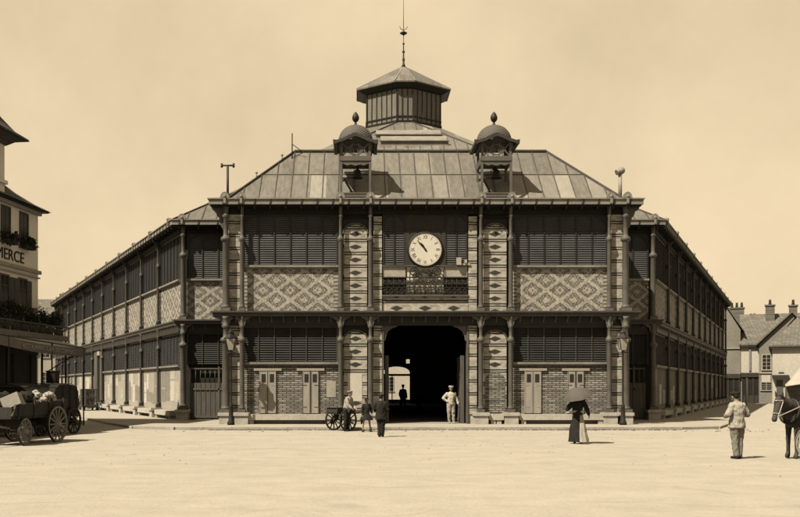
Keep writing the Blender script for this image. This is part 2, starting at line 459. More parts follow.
for k in range(n):                                 # individual kerb stones along the pavement edge
    a = Vector(PV[k]); b = Vector(PV[(k+1) % n]); L = (b-a).length; cnt = max(1, int(L/1.1)); dirv = (b-a)/L; nv = Vector((dirv.y, -dirv.x))
    for i in range(cnt):
        p = a+dirv*(L*i/cnt+.006); q = a+dirv*(L*(i+1)/cnt-.006); hj = random.uniform(-.006, .006)
        kb.slab([p+nv*.16, q+nv*.16, q+nv*.002, p+nv*.002][::1], -.05, .105+hj)
struct('kerb', kb, M['kerb'])
fl = MB(); fl.slab(offset(FOOT, -.02), .02, .106); struct('market_floor', fl, M['interior'])
# litter and grit swept against the kerb
lt = MB()
for i in range(2200):
    t = random.random()
    x = random.choice([random.gauss(1.0, 1.6), random.gauss(8.5, 1.5), random.gauss(14.5, 1.2), random.gauss(-4, .8), random.uniform(-12, 22), random.uniform(-12, 16)])
    y = 35.5+random.gauss(0, .12) if t < .75 and -7 < x < 12.8 else random.uniform(17, 36)
    r = random.uniform(.015, .05)
    if y < 34:
        r *= random.choice((.2, .28, .42))
        if i % 3: kx, ky = random.Random(i//60).uniform(-11, 16), random.Random(i//60+99).uniform(19, 34); x, y = kx+random.gauss(0, 1.1), ky+random.gauss(0, .35)
    a = random.uniform(0, pi)
    lt.add([(x+r*1.6*cos(a), y+r*1.6*sin(a), .002), (x-r*sin(a), y+r*cos(a), .002), (x-r*1.4*cos(a), y-r*1.4*sin(a), .002), (x+r*sin(a), y-r*cos(a), .002), (x, y, .002+r*.5)],
           [(0,1,4),(1,2,4),(2,3,4),(3,0,4)])
tag(lt.build('street_litter', M['wood_dark']), 'scattered dark straw and grit lying on the dusty ground and along the kerb', 'litter', kind='stuff')

# ------------------------------------------------------------------ market hall
hall = thing('market_hall', 'large two storey iron and patterned brick covered market with clock, domed dormers and lantern', 'market hall', (CXB, YF, 0))
FR = T(CXB, YF); FWL = T(CXB, YW)
angL = atan2(-1, .4756); angR = atan2(1, .489)
FL_ = T(*WL) @ RZ(angL); FR_ = T(*WR) @ RZ(angR)
LENL = sqrt(1+.4756**2)*42.4; LENR = sqrt(1+.489**2)*42.4; BAYL = LENL/11; BAYR = LENR/11

# backing walls (with the two door openings)
Wb = MB()
for k, (a, b) in enumerate(zip(FOOT, FOOT[1:]+FOOT[:1])):
    if k in (2, 6): continue
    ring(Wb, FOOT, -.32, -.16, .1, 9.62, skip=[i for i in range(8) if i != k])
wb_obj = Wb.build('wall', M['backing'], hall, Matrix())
w2 = MB()
for x0, x1, z0, z1 in ((-8.57, -1.87, .1, 9.6), (1.87, 8.57, .1, 9.6), (-1.87, 1.87, 4.45, 9.6)): w2.box(x0, x1, .16, .32, z0, z1)
w2.build('wall', M['backing'], hall, FR)
w3 = MB(); xo = 3.85
w3.box(BL[0]+.2, xo-1.35, YB-.32, YB-.05, .1, 9.6).box(xo+1.2, BR[0]-.2, YB-.32, YB-.05, .1, 9.6)
w3.box(xo-1.35, 4.7, YB-.32, YB-.05, 3.85, 9.6).box(4.7, xo+1.2, YB-.32, YB-.05, 3.85, 3.95).box(4.7, xo+1.2, YB-.32, YB-.05, 4.55, 9.6)
arc = [(xo-1.35+0, 3.849), (xo+1.2, 3.849), (xo+1.2, 3.1)]+[(xo-.075+1.275*cos(t*pi/12), 3.1+.55*sin(t*pi/12)) for t in range(1, 12)]+[(xo-1.35, 3.1)]
w3.prism(arc, YB-.32, YB-.05)
w3.build('wall', M['plaster_grey'], hall, Matrix())
gt = MB(); gt.box(xo-1.35, xo+1.2, YB-.25, YB-.15, 2.75, 2.95)
for i in range(3): gt.box(xo-1.3+i*.38, xo-1.2+i*.38, YB-.22, YB-.16, .1, 2.75)
gt.build('rear_gate', M['iron_dark'], hall, Matrix())

# plinth, ledge, eaves
pl = MB(); ring(pl, FOOT, -.16, .02, .1, .5, skip=(2,))
pl.build('plinth', M['stone'], hall, Matrix())
for s in (-1, 1):
    MB().box(s*1.9, s*8.72, -.02, .158, .1, .52).build('plinth', M['stone'], hall, FR)
lg = MB(); ring(lg, FOOT, -.02, .42, 4.74, 4.90, skip=(5, 6, 7)); ring(lg, FOOT, -.04, .50, 4.902, 4.97, skip=(5, 6, 7))
ring(lg, FOOT, -.02, .2, 4.74, 4.90, skip=(0, 1, 2, 3, 4)); ring(lg, FOOT, -.04, .26, 4.902, 4.97, skip=(0, 1, 2, 3, 4))
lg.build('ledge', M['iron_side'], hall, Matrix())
lb = MB(); ring(lb, FOOT, -.02, .14, 4.36, 4.738)
lb.build('ledge_beam', M['iron_dark'], hall, Matrix())
ev = MB(); ring(ev, FOOT, .50, .57, 9.53, 9.74); ring(ev, FOOT, .46, .62, 9.742, 9.79)
ev.build('gutter', M['cornice'], hall, Matrix())
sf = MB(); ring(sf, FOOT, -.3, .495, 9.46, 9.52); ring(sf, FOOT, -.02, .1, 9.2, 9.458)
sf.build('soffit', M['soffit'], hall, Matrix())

# brackets beneath the gutter and ledge along each face
faces = [(FR, -8.7, 8.7, .74), (T(CXB, YW), -11.55, -9.7, .74), (T(CXB, YW), 9.7, 11.55, .74), (FL_, -LENL, 0, .74), (FR_, 0, LENR, .74)]
def mesh_of(fn, mat):
    me = fn.mesh('bracket'); me.materials.append(mat); return me
gb_me = mesh_of(MB().prism([(-.03, 9.52), (.03, 9.52), (.10, 9.75), (.04, 9.75)], -.595, -.568).box(-.035, .035, -.49, -.02, 9.36, 9.46), M['iron_dark'])
lb_me = {kq: mesh_of(MB().prismx([(-.14-.24*kq, 4.74), (-.14, 4.74), (-.14, 4.5), (-.14-.06*kq, 4.62)], -.025, .025), M['iron']) for kq in (1, .5)}
gl, ll_ = [], []
for fr, x0, x1, o in faces:
    for lst, st in ((gl, .66), (ll_, .5)):
        cnt = max(2, int((x1-x0)/st)); kq = .5 if abs(x1-x0) > 30 else 1
        for i in range(cnt+1): lst.append((fr @ T(x0+(x1-x0)*i/cnt, 0), kq))
for lst, nm, getm in ((gl, 'gutter_bracket', lambda q: gb_me), (ll_, 'ledge_bracket', lambda q: lb_me[q])):
    lst.sort(key=lambda t: t[0].translation.y)
    for w_, q in lst[:96]: link(nm, getm(q), None, hall, w_)
    rest = MB()
    for w_, q in lst[96:]:
        me = getm(q); rest.add([w_ @ v.co for v in me.vertices], [list(p.vertices) for p in me.polygons])
    ro = rest.build('far_brackets', M['iron_dark'] if 'gutter' in nm else M['iron'], hall, Matrix()); ro['kind'] = 'stuff'

# louvred windows: frame + mullions (part), slats (sub-part); mesh data cached per size
cache = {}
def louvre(fr, xc, z0, z1, w, div, parent=hall, top_corner=True):
    key = (round(w, 2), round(z0, 2), round(z1, 2), div, top_corner)
    if key not in cache:
        h = z1-z0; lo = z0 < 4; f = MB(); f.box(-w/2, -w/2+.07, -.02, .12, 0, h).box(w/2-.07, w/2, -.02, .12, 0, h).box(-w/2+.07, w/2-.07, -.02, .12, h-.08, h)
        for i in range(1, div):
            x = -w/2+w*i/div; q_ = .017 if lo else .028; f.box(x-q_, x+q_, -.03, .06, 0, h-.08)
        if top_corner and not lo:
            for s in (-1, 1):
                r = min(.55, w*.3); pts = [(s*(w/2-.07), h-.08)]+[(s*(w/2-.07-r+r*cos(a)), h-.08-r+r*sin(a)) for a in [pi/2*k/6 for k in range(7)]]
                if s < 0: pts = pts[::-1]
                f.prism(pts[::-1], -.045, -.032)
        sl = MB(); nsl = int(h/.1)
        for i in range(nsl):
            z = .04+(h-.1)*i/nsl
            sl.add([(-w/2+.06, .0, z), (w/2-.06, .0, z), (w/2-.06, .06, z+.095), (-w/2+.06, .06, z+.095),
                    (-w/2+.06, .0, z+.014), (w/2-.06, .0, z+.014), (w/2-.06, .06, z+.109), (-w/2+.06, .06, z+.109)],
                   [(0,3,2,1),(4,5,6,7),(0,1,5,4),(1,2,6,5),(2,3,7,6),(3,0,4,7)])
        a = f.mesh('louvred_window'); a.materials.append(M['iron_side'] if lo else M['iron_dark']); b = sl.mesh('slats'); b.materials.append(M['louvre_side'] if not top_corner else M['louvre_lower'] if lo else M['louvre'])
        cache[key] = (a, b)
    a, b = cache[key]
    o = link('louvred_window', a, None, parent, fr @ T(xc, 0, z0)); link('slats', b, None, o)
    return o
def cached(key, fn, mat):
    if key not in cache:
        me = fn().mesh(key[0]); me.materials.append(mat); cache[key] = me
    return cache[key]
def panel(fr, xc, z0, z1, w, mat, name='brick_panel', y0=.0, y1=.158):
    me = cached((name, round(w, 2), round(z0, 2), round(z1, 2), mat.name, y0), lambda: MB().box(-w/2, w/2, y0, y1, -(z1-z0)/2, (z1-z0)/2), mat)
    return link(name, me, None, hall, fr @ T(xc, 0, (z0+z1)/2))
def column(fr, x, z0, z1, zr, r, upper, y=-.28, slim=False):
    def mk():
        b = MB(); h = z1-z0; q = zr-z0
        b.box(-r*1.5, r*1.5, -r*1.5, r*1.5, 0, .14)
        b.lathe([(r*1.35, .14), (r*1.35, .2), (r*1.05, .26), (r*1.0, .3), (r*.95, q-.14), (r*1.05, q-.12), (r*1.45, q-.06), (r*1.5, q), (r*1.35, q+.06), (r*.8, q+.12), (r*.72, q+.2), (r*.68, h-.5), (r*1.2, h-.42), (r*.8, h-.36), (r*.85, h-.12), (r*1.3, h)], n=12)
        if upper:                                   # console carrying the eaves
            a = .42
            e = .3 if slim else .2
            pts = [(-.02, h-.02), (-e, h-.02), (-e, h-.10), (-e*.7, h-.16), (-e*.4, h-.36), (-.06, h-.6), (-.02, h-.8)]
            b.prismx(pts, -.025, .025)
            
        else:
            for s in (-1, 1):
                k = [(s*r*.6, h), (s*(r*.6+.36), h), (s*(r*.6+.30), h-.06), (s*(r*.6+.12), h-.16), (s*(r*.6+.04), h-.42), (s*r*.6, h-.46)]
                b.prism(k if s < 0 else k[::-1], -.03, .03)
        b.box(-.04, .04, .0, -y-.01, q-.04, q+.04)
        return b
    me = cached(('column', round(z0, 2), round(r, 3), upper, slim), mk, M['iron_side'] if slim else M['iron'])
    return link('column', me, None, hall, fr @ T(x, y, z0))
def pedestal(fr, x, w):
    me = cached(('pedestal', w), lambda: MB().box(-w/2, w/2, -.55, -.025, 0, .36).box(-w/2-.05, w/2+.05, -.6, -.025, .36, .5), M['stone'])
    link('pedestal', me, None, hall, fr @ T(x, 0, .1))
def antefix(mb, fr, x):
    side = fr in (FL_, FR_); q = .6 if side else 1
    def mk():
        t = MB(); t.prism([(px_*q, 9.79+(pz_-9.79)*q) for px_, pz_ in [(-.2, 9.79), (.2, 9.79), (.17, 9.93), (.10, 10.02), (0, 10.06), (-.10, 10.02), (-.17, 9.93)]][::-1], -.63, -.47)
        t.ball((0, -.65, 9.86), .07*q, .04, .07*q, 8, 6); t.box(-.05, .05, -.66, -.58, 9.56, 9.8); return t
    link('antefix', cached(('antefix', q), mk, M['cornice']), None, hall, fr @ T(x, 0))

def bench(fr, x0, x1):
    w = x1-x0
    me = cached(('stone_bench', round(w, 2)), lambda: MB().box(0, w, -.46, -.06, .18, .42).box(.1, .3, -.42, -.1, 0, .18).box(w-.3, w-.1, -.42, -.1, 0, .18), M['stone'])
    link('stone_bench', me, None, hall, fr @ T(x0, 0, .1))
def sill(fr, xc, z, w):
    me = cached(('sill', round(w, 2)), lambda: MB().box(-w/2, w/2, -.14, .0, 0, .09).box(-w/2, w/2, -.09, 0, -.05, -.002), M['cornice'])
    link('sill', me, None, hall, fr @ T(xc, 0, z))

# --- front pavilion
for x in (-8.62, 8.62): column(FR, x, 4.97, 9.5, 8.09, .145, True); column(FR, x, .6, 4.74, 3.74, .16, False); pedestal(FR, x, .5)
for x in (-7.92, 7.92, -3.67, 3.67, -2.38, 2.38):
    column(FR, x, 4.97, 9.5, 8.09, .095, True); column(FR, x, .6, 4.74, 3.74, .105, False); pedestal(FR, x, .58)
for x in (-8.62, -7.92, 7.92, 8.62, -3.67, -2.38, 2.38, 3.67): antefix(None, FR, x)
for s in (-1, 1):
    xc = s*5.855; w = 4.16
    louvre(FR, xc, 6.98, 9.2, w, 6.0 and 6); sill(FR, xc, 6.89, w); panel(FR, xc, 4.97, 6.835, w, M['pattern_front'])
    louvre(FR, xc, 2.78, 4.36, w, 6); sill(FR, xc, 2.69, w); panel(FR, xc, .52, 2.635, w, M['brick_dash'], y0=.01)
    bench(FR, xc-1.85, xc+1.85)
    for k, off in enumerate((-.93, .93)):
        xd = xc+off+(-.05 if s < 0 else -.25)
        dr = MB(); dr.box(-.36, -.012, -.05, .008, 0, 1.84).box(.012, .36, -.05, .008, 0, 1.84).box(-.6, .6, -.07, .008, 1.843, 1.95)
        o = dr.build('panelled_shutter', M['board'], hall, FR @ T(xd, 0, .56))
        hb_ = MB()
        for q in (-1, 1):
            for z in (.25, 1.2): hb_.box(q*.36, q*.16, -.058, -.0505, z, z+.035)
            for x_e in (.03, .34): hb_.box(q*x_e-.012, q*x_e+.012, -.062, -.0505, .03, 1.82)
        hb_.build('shutter_stile', M['wood_grey'] if k else M['board'], o)
        MB().box(-.27, -.09, -.062, -.052, 1.35, 1.7).box(.09, .27, -.062, -.052, 1.35, 1.7).build('shutter_grille', M['backing'], o)
    # corner piers
    panel(FR, s*8.27, 4.97, 9.18, .62, M['pier_plain'], 'brick_pier', -.07); panel(FR, s*8.27, .52, 4.36, .62, M['pier_plain'], 'brick_pier', -.07)
    # decorated piers with round head
    for z0, z1 in ((4.97, 9.0), (.52, 4.36)):
        xc = s*3.025; hw = .5
        H = z1-z0-.25
        pts = [(-hw, -H/2), (hw, -H/2), (hw, H/2-.4)]+[(hw*cos(t*pi/10), H/2-.4+.4*sin(t*pi/10)) for t in range(1, 10)]+[(-hw, H/2-.4)]
        MB().prism(pts, -.05, .1).build('brick_pier', M['pier'], hall, FR @ T(xc, 0, z0+H/2))
        MB().box(xc-.54, xc+.54, .101, .158, z0, z1).build('pier_backing', M['iron_dark'], hall, FR)
        apts = [(hw+.04, H/2-.4)]+[((hw+.04)*cos(t*pi/10), H/2-.4+.46*sin(t*pi/10)) for t in range(1, 10)]+[(-hw-.04, H/2-.4)]
        MB().path([(x, -.06, z) for x, z in apts], .03).build('arch_moulding', M['iron'], hall, FR @ T(xc, 0, z0+H/2))
    # door bay pilasters
    panel(FR, s*2.06, 4.97, 9.1, .36, M['pier_plain'], 'pilaster', -.06); panel(FR, s*2.06, .52, 4.36, .36, M['pier_plain'], 'pilaster', -.06)
    MB().box(s*1.80, s*1.87, -.1, .34, .1, 4.36).build('door_jamb', M['iron'], hall, FR)
    k = [(s*1.80, 4.36), (s*1.2, 4.36), (s*1.22, 4.31), (s*1.42, 4.26), (s*1.6, 4.12), (s*1.70, 3.9), (s*1.73, 3.72), (s*1.80, 3.68)]
    MB().prism(k if s > 0 else k[::-1], -.04, .04).build('door_bracket', M['iron'], hall, FR)
    df = MB(); df.box(s*1.6, s*1.70, .35, 1.95, .12, 3.05)
    for z in (.2, 1.2, 2.2, 2.9): df.box(s*1.58, s*1.72, .34, 1.96, z, z+.1)
    df.box(s*1.57, s*1.73, .32, .42, .12, 3.08)
    df.build('door_leaf', M['wood_grey'], hall, FR)
    # small louvres next to the clock
    louvre(FR, s*1.345, 6.98, 9.2, .99, 2)
    p = MB(); p.box(s*.85, s*1.84, .02, .1, 6.46, 6.94).build('metal_panel', M['kerb'], hall, FR)
    bench(FR, s*2.7 if s > 0 else -3.35, 3.35 if s > 0 else -2.7)
for xq in (-1.24, 0, 1.24): MB().box(-.62, .62, .02, .158, -.36, .33).build('brick_panel', M['pier'], hall, FR @ T(xq, 0, 5.33))
MB().box(-1.88, 1.88, -.1, .12, 5.63, 5.70).box(-1.88, 1.88, -.06, .12, 6.94, 6.98).build('rail_beam', M['iron'], hall, FR)
MB().box(-1.84, 1.84, .11, .158, 5.70, 6.46).build('metal_panel', M['wood_dark'], hall, FR)
MB().box(-.8, .8, .06, .105, 5.72, 6.93).build('scroll_panel', M['cream'], hall, FR)
# clock bay
MB().box(-.85, .85, -.02, .15, 6.98, 8.5).box(-.85, .85, .02, .15, 8.5, 9.2).build('clock_board', M['wood_dark'], hall, FR)
ck = MB(); ck.lathe([(.82, 0), (.84, .06), (.80, .16), (.76, .19), (.75, .14)], n=40)
CK = FR @ T(0, -.02, 7.66) @ Matrix.Rotation(pi/2, 4, 'X') @ Matrix.Diagonal((.94, .94, .5, 1))
clock = link('clock', ck.mesh('clock'), M['iron_dark'], hall, CK)
link('dial', MB().lathe([(.75, .15), (.745, .152)], n=40).mesh('dial'), M['cream'], clock)
tk = MB()
for i in range(60):
    a = 2*pi*i/60; w = .012 if i % 5 else .02
    for r0, r1 in ((.68, .72),):
        u = Vector((sin(a), cos(a), 0)); p = Vector((cos(a), -sin(a), 0))
        tk.add([u*r0-p*w/2+Vector((0,0,.158)), u*r0+p*w/2+Vector((0,0,.158)), u*r1+p*w/2+Vector((0,0,.158)), u*r1-p*w/2+Vector((0,0,.158))], [(0,1,2,3)][::-1])
tk.build('minute_marks', M['black'], clock)
for i, t in enumerate(['XII', 'I', 'II', 'III', 'IV', 'V', 'VI', 'VII', 'VIII', 'IX', 'X', 'XI']):
    a = 2*pi*i/12
    w = CK @ T(.57*sin(a), .57*cos(a), .157) @ RZ(-a) @ Matrix.Rotation(-pi/2, 4, 'X')
    text_part(t, .24, M['black'], clock, w, .004, 'numeral', xs=.72)
def hand(ang, L, w, z):
    a = radians(ang); u = Vector((sin(a), cos(a), 0)); p = Vector((cos(a), -sin(a), 0))
    pts = [-u*.12-p*w*.5, -u*.12+p*w*.5, u*L*.55+p*w, u*L, u*L*.55-p*w]
    b = MB(); b.add([q+Vector((0,0,z)) for q in pts]+[q+Vector((0,0,z+.012)) for q in pts], [(4,3,2,1,0), (5,6,7,8,9)]+[(i, (i+1)%5, 5+(i+1)%5, 5+i) for i in range(5)])
    return b
hand(-42, .60, .035, .178).build('minute_hand', M['black'], clock); hand(-33, .40, .05, .163).build('hour_hand', M['black'], clock)
MB().lathe([(.05, .155), (.05, .2)], n=12).build('hand_boss', M['black'], clock)
MB().box(1.35, 1.95, -.12, -.06, 6.98, 7.06).box(1.35, 1.55, -.2, -.04, 6.98, 7.3).box(1.7, 1.8, -.16, -.06, 7.06, 7.22).build('sign_bracket', M['trim_light'], hall, FR)  # sign bracket with a small white box beside the clock
# balcony ironwork with scrolls
def scroll(b, cx, cz, r, dirn, flip=1, rad=.016, y=-.06, turns=1.6):
    pts = []
    for i in range(17):
        t = i/16; a = turns*2*pi*t; rr = r*(1-.8*t); pts.append((cx+dirn*(rr*cos(a)), y, cz+flip*rr*sin(a)))
    b.path(pts, rad, 5)
rl = MB()
for i in range(8):
    x = -1.6+i*3.2/7
    for q in (-1, 1):
        scroll(rl, x+q*.115, 6.22, .12, -q, 1, .022); scroll(rl, x+q*.115, 5.86, .12, -q, -1, .022)
    rl.tube((x, -.06, 5.7), (x, -.06, 6.44), .012, n=5)
for i in range(9):
    x = -1.6-.2286+i*3.2/7; rl.tube((x, -.06, 5.7), (x, -.06, 6.44), .016, n=5)
rl.box(-1.86, 1.86, -.09, -.03, 6.43, 6.475).box(-1.86, 1.86, -.09, -.03, 6.0, 6.03)
for x, q in ((-.5, 1), (.5, -1)):
    scroll(rl, x, 6.70, .22, q, 1, .03); scroll(rl, x+q*.22, 6.6, .13, -q, -1, .027)
scroll(rl, -.12, 6.66, .15, 1, 1, .027); scroll(rl, .12, 6.66, .15, -1, 1, .027)
for x in (-.8, -.27, .27, .8): rl.tube((x, -.06, 6.47), (x, -.06, 6.94), .016, n=5)
rl.build('balcony_railing', M['iron_dark'], hall, FR)
for x, z, w, h in ((-3.05, 1.68, .62, 1.2),):
    MB().box(x-w/2, x+w/2, -.062, -.052, z-h/2, z+h/2).build('poster', M['notice'], hall, FR)
MB().box(-4.28, -3.88, -.01, .008, 1.25, 1.95).build('poster', M['poster'][1], hall, FR)
pb = MB(); pb.prism([(-.42, 0), (.42, 0), (.42, 1.5), (.25, 1.68), (0, 1.74), (-.25, 1.68), (-.42, 1.5)], -.075, -.052)
pb.build('notice_board', M['brick_dash'], hall, FR @ T(3.03, 0, .6))

# --- pavilion returns and wing fronts
for s, fr in ((-1, T(CXB-PW, YF) @ RZ(-pi/2)), (1, T(CXB+PW, YF) @ RZ(pi/2))):
    xm = -2.5 if s < 0 else 2.3
    louvre(fr, xm, 6.98, 9.2, 3.6, 5); panel(fr, xm, 4.97, 6.95, 3.6, M['pattern_side']); louvre(fr, xm, 2.78, 4.36, 3.6, 5); panel(fr, xm, .52, 2.75, 3.6, M['brick_dash'], y0=.01)
    for x in ((-.45, -4.4) if s < 0 else (.35, 4.4)): panel(fr, x, 4.97, 9.18, .42, M['pier_plain'], 'brick_pier', -.03); panel(fr, x, .52, 4.36, .42, M['pier_plain'], 'brick_pier', -.03)
for s in (-1, 1):
    fr = T(CXB, YW); xc = s*10.12; w = 2.3
    column(fr, s*11.4, 4.97, 9.5, 8.09, .125, True); column(fr, s*11.4, .6, 4.74, 3.74, .14, False); pedestal(fr, s*11.4, .58); antefix(None, fr, s*11.4)
    louvre(fr, xc, 6.98, 9.2, w, 3); sill(fr, xc, 6.89, w); panel(fr, xc, 4.97, 6.835, w, M['pattern_side'])
    louvre(fr, xc, 2.78, 4.36, w, 3)
    gate = MB(); gate.box(xc-1.0, xc+1.0, -.03, .1, .12, 1.9)
    for i in range(9): gate.box(xc-.97+i*.235, xc-.93+i*.235, -.05, -.031, .15, 1.87)
    for z in (1.55, .2): gate.box(xc-1, xc+1, -.07, -.052, z, z+.09)
    for i in range(9): gate.tube((xc-.95+i*.235, 0, 1.9), (xc-.95+i*.235, 0, 2.6), .018, n=6)
    gate.box(xc-1, xc+1, -.04, .04, 2.56, 2.63)
    gate.box(xc+.38, xc+.46, -.07, .06, .1, 2.7)
    gate.build('side_gate', M['wood_grey'], hall, fr)

# --- long side walls, eleven bays each
for fr, B, sgn, L in ((FL_, BAYL, -1, LENL), (FR_, BAYR, 1, LENR)):
    for i in range(12):
        x = sgn*(i*B+ (.18 if i == 0 else 0) - (.2 if i == 11 else 0))
        if i > 0: column(fr, x, 4.97, 9.5, 8.09, .085, True, -.13, True); column(fr, x, .6, 4.74, 3.74, .09, False, -.13, True); pedestal(fr, x, .58)
        antefix(None, fr, x)
        if i == 11: break
        xc = sgn*(i+.5)*B; w = B-.16
        louvre(fr, xc, 6.98, 9.2, w, 6, top_corner=False); sill(fr, xc, 6.89, w); panel(fr, xc, 4.97, 6.835, w, M['pattern_side'])
        door = (sgn < 0 and i == 5)
        if not door:
            louvre(fr, xc, 2.78, 4.36, w, 6, top_corner=False); sill(fr, xc, 2.69, w); panel(fr, xc, .52, 2.635, w, M['plaster'] if sgn < 0 else M['shade_dark_render'], 'plastered_panel')
            bench(fr, xc-1.6, xc+1.6)
        else:
            MB().box(xc-1.9, xc-.6, -.05, .158, .52, 4.36).box(xc+.6, xc+1.9, -.05, .158, .52, 4.36).box(xc-.6, xc+.6, -.05, .158, 3.95, 4.36).build('door_surround', M['wood_grey'], hall, fr)
            dd_ = MB(); dd_.box(xc-.6, xc+.6, .1, .158, .1, 3.95).box(xc-.58, xc-.52, .06, .1, .1, 3.9)
            dd_.build('side_door', M['backing'], hall, fr)
            MB().box(xc-.45, xc+.45, -.07, -.052, 4.0, 4.3).build('door_sign', M['trim_light'], hall, fr)
        if not door:
            rr = random.Random(i*7+(3 if sgn > 0 else 0)); xx = xc-w/2+.15
            while xx < xc+w/2-.5:
                pw = rr.uniform(.4, .95); z = rr.uniform(.75, 1.0)
                if xx+pw > xc+w/2-.1: break
                while z < 2.2 and rr.random() < .85:
                    ph = rr.uniform(.5, 1.1)
                    if z+ph > 2.58: ph = 2.58-z
                    if ph < .3: break
                    if rr.random() < (.75 if sgn < 0 else .5) and cache.get('np', 0) < 92:
                        cache['np'] = cache.get('np', 0)+1
                        MB().box(-pw/2, pw/2, -.006-.001*rr.randint(0, 3), -.001, -ph/2, ph/2).build('poster', M['poster'][rr.randint(0, 3)], hall, fr @ T(xx+pw/2, 0, z+ph/2))
                    z += ph+rr.uniform(.02, .1)
                xx += pw+rr.uniform(.03, .2)
# corner consoles of the pavilion eaves
for s in (-1, 1):
    q = MB(); q.prism([(s*8.75, 9.46), (s*9.25, 9.46), (s*9.2, 9.36), (s*9.06, 9.28), (s*9.02, 9.12), (s*8.92, 9.0), (s*8.86, 8.7), (s*8.75, 8.5)][::(1 if s < 0 else -1)], -.2, -.12)
    q.build('corner_console', M['iron'], hall, FR)

# ------------------------------------------------------------------ roofs
def ztop(Y): return 9.79+(18.3-9.79)/(56.5-43.45)*(Y-43.45)
E = offset([WL, WR, BR, BL], .5); eFL, eFR, eBR, eBL = [(x, y, 9.79) for x, y in E]
LX, LY, LZ = 3.0, 58.0, 18.3
LP = [(-.5, -1.5), (.5, -1.5), (2.35, -.2), (2.35, 1.5), (.5, 2.7), (-.5, 2.7), (-2.35, 1.5), (-2.35, -.2)]
ri = [(LX+x*1.04, LY+y*1.04, LZ) for x, y in LP]
rf = MB(); vs = [eFL, eFR, eBR, eBL]+ri
rf.add(vs, [(0,1,5,4), (1,6,5), (1,2,6), (2,7,6), (2,8,7), (2,3,8), (3,9,8), (3,10,9), (3,0,10), (0,11,10), (0,4,11)])
rfo = rf.build('roof', M['zinc'], hall, Matrix())
x0, x1 = CXB-8.6, CXB+8.6; bx0, bx1 = CXB-5.85, CXB+5.85; ye = YF-.22; yb = YF+2.85; zb = 12.67
pr = MB(); pr.add([(x0, ye, 9.79), (x1, ye, 9.79), (bx1, yb, zb), (bx0, yb, zb), (x0, 48.5, 9.79), (x1, 48.5, 9.79), (bx0, 48.5, 13.25), (bx1, 48.5, 13.25)],
              [(0,1,2,3), (0,3,6,4), (1,5,7,2), (3,2,7,6)])
pro = pr.build('pavilion_roof', M['zinc'], hall, Matrix())
sh_ = MB(); sh_.box(CXB-9.22, CXB+9.22, YF-.48, YF+4.4, 9.80, 9.825); sh_.build('gutter_shelf', M['zinc_edge'], hall, Matrix())
rb = MB()
nS = int((x1-x0)/.68)
for i in range(1, nS):
    x = x0+(x1-x0)*i/nS
    tt = min(1, (x-x0)/(bx0-x0), (x1-x)/(x1-bx1))
    if tt > .05: rb.bar((x, ye+.02, 9.81), (x, ye+(yb-ye)*tt, 9.81+(zb-9.79)*tt), .035, .05)
tt = .5; zz = 9.79+(zb-9.79)*tt; yy = ye+(yb-ye)*tt
rb.bar((x0+(bx0-x0)*tt, yy, zz+.01), (x1+(bx1-x1)*tt, yy, zz+.01), .05, .03)
rb.bar((bx0, yb, zb+.03), (bx1, yb, zb+.03), .22, .08)
rb.bar((x0, ye, 9.82), (bx0, yb, zb+.03), .12, .08); rb.bar((x1, ye, 9.82), (bx1, yb, zb+.03), .12, .08)
for i in range(1, 12):
    x = bx0+(bx1-bx0)*i/12; rb.bar((x, yb, zb+.02), (x, 47.9, 13.2), .035, .05)
rb.build('roof_seams', M['seam'], pro)
rb = MB()
for i in range(1, 34):
    x = eFL[0]+(eFR[0]-eFL[0])*i/34; f1 = ri[0][0]; f2 = ri[1][0]
    tt = min(1, (x-eFL[0])/(f1-eFL[0]), (eFR[0]-x)/(eFR[0]-f2)) if not f1 < x < f2 else 1
    rb.bar((x, 43.45, 9.8), (x, 43.45+(56.44-43.45)*tt, 9.8+(18.3-9.79)*tt), .035, .05)
rb.bar(eFL, ri[0], .14, .09); rb.bar(eFR, ri[1], .14, .09)
rb.build('roof_seams', M['seam'], rfo)
for t in (.42, .8):
    for a, b in ((Vector((x0, ye, 9.82)), Vector((bx0, yb, zb))), (Vector(eFL), Vector(ri[0]))):
        p = a.lerp(b, t); kn = MB(); kn.tube(p, p+Vector((0, 0, .22)), .04, .03, 6); kn.ball(p+Vector((0,0,.25)), .06, n=8, m=6); kn.build('hip_knob', M['zinc_edge'], rfo)
for i, (ya, yb_, xa, xb, hh) in enumerate(((52.7, 53.7, 1.4, 5.3, .26), (53.75, 54.7, 1.15, 5.05, .24))):
    v = MB(); v.prismx([(ya, ztop(ya)-.2), (ya, ztop(ya)+hh), (yb_, ztop(yb_)+hh*.8), (yb_, ztop(yb_)-.2)][::-1], xa, xb)
    v.box(xa-.08, xb+.08, ya-.12, ya+.1, ztop(ya)+hh, ztop(ya)+hh+.05); v.box(xa-.05, xb+.05, ya-.08, ya-.004, ztop(ya)-.05, ztop(ya)+.06)
    for k in range(3): v.box(xa, xb, ya-.03, ya-.002, ztop(ya)+.1+k*.09, ztop(ya)+.13+k*.09)
    v.build('roof_ventilator', M['zinc_edge'], hall, Matrix())

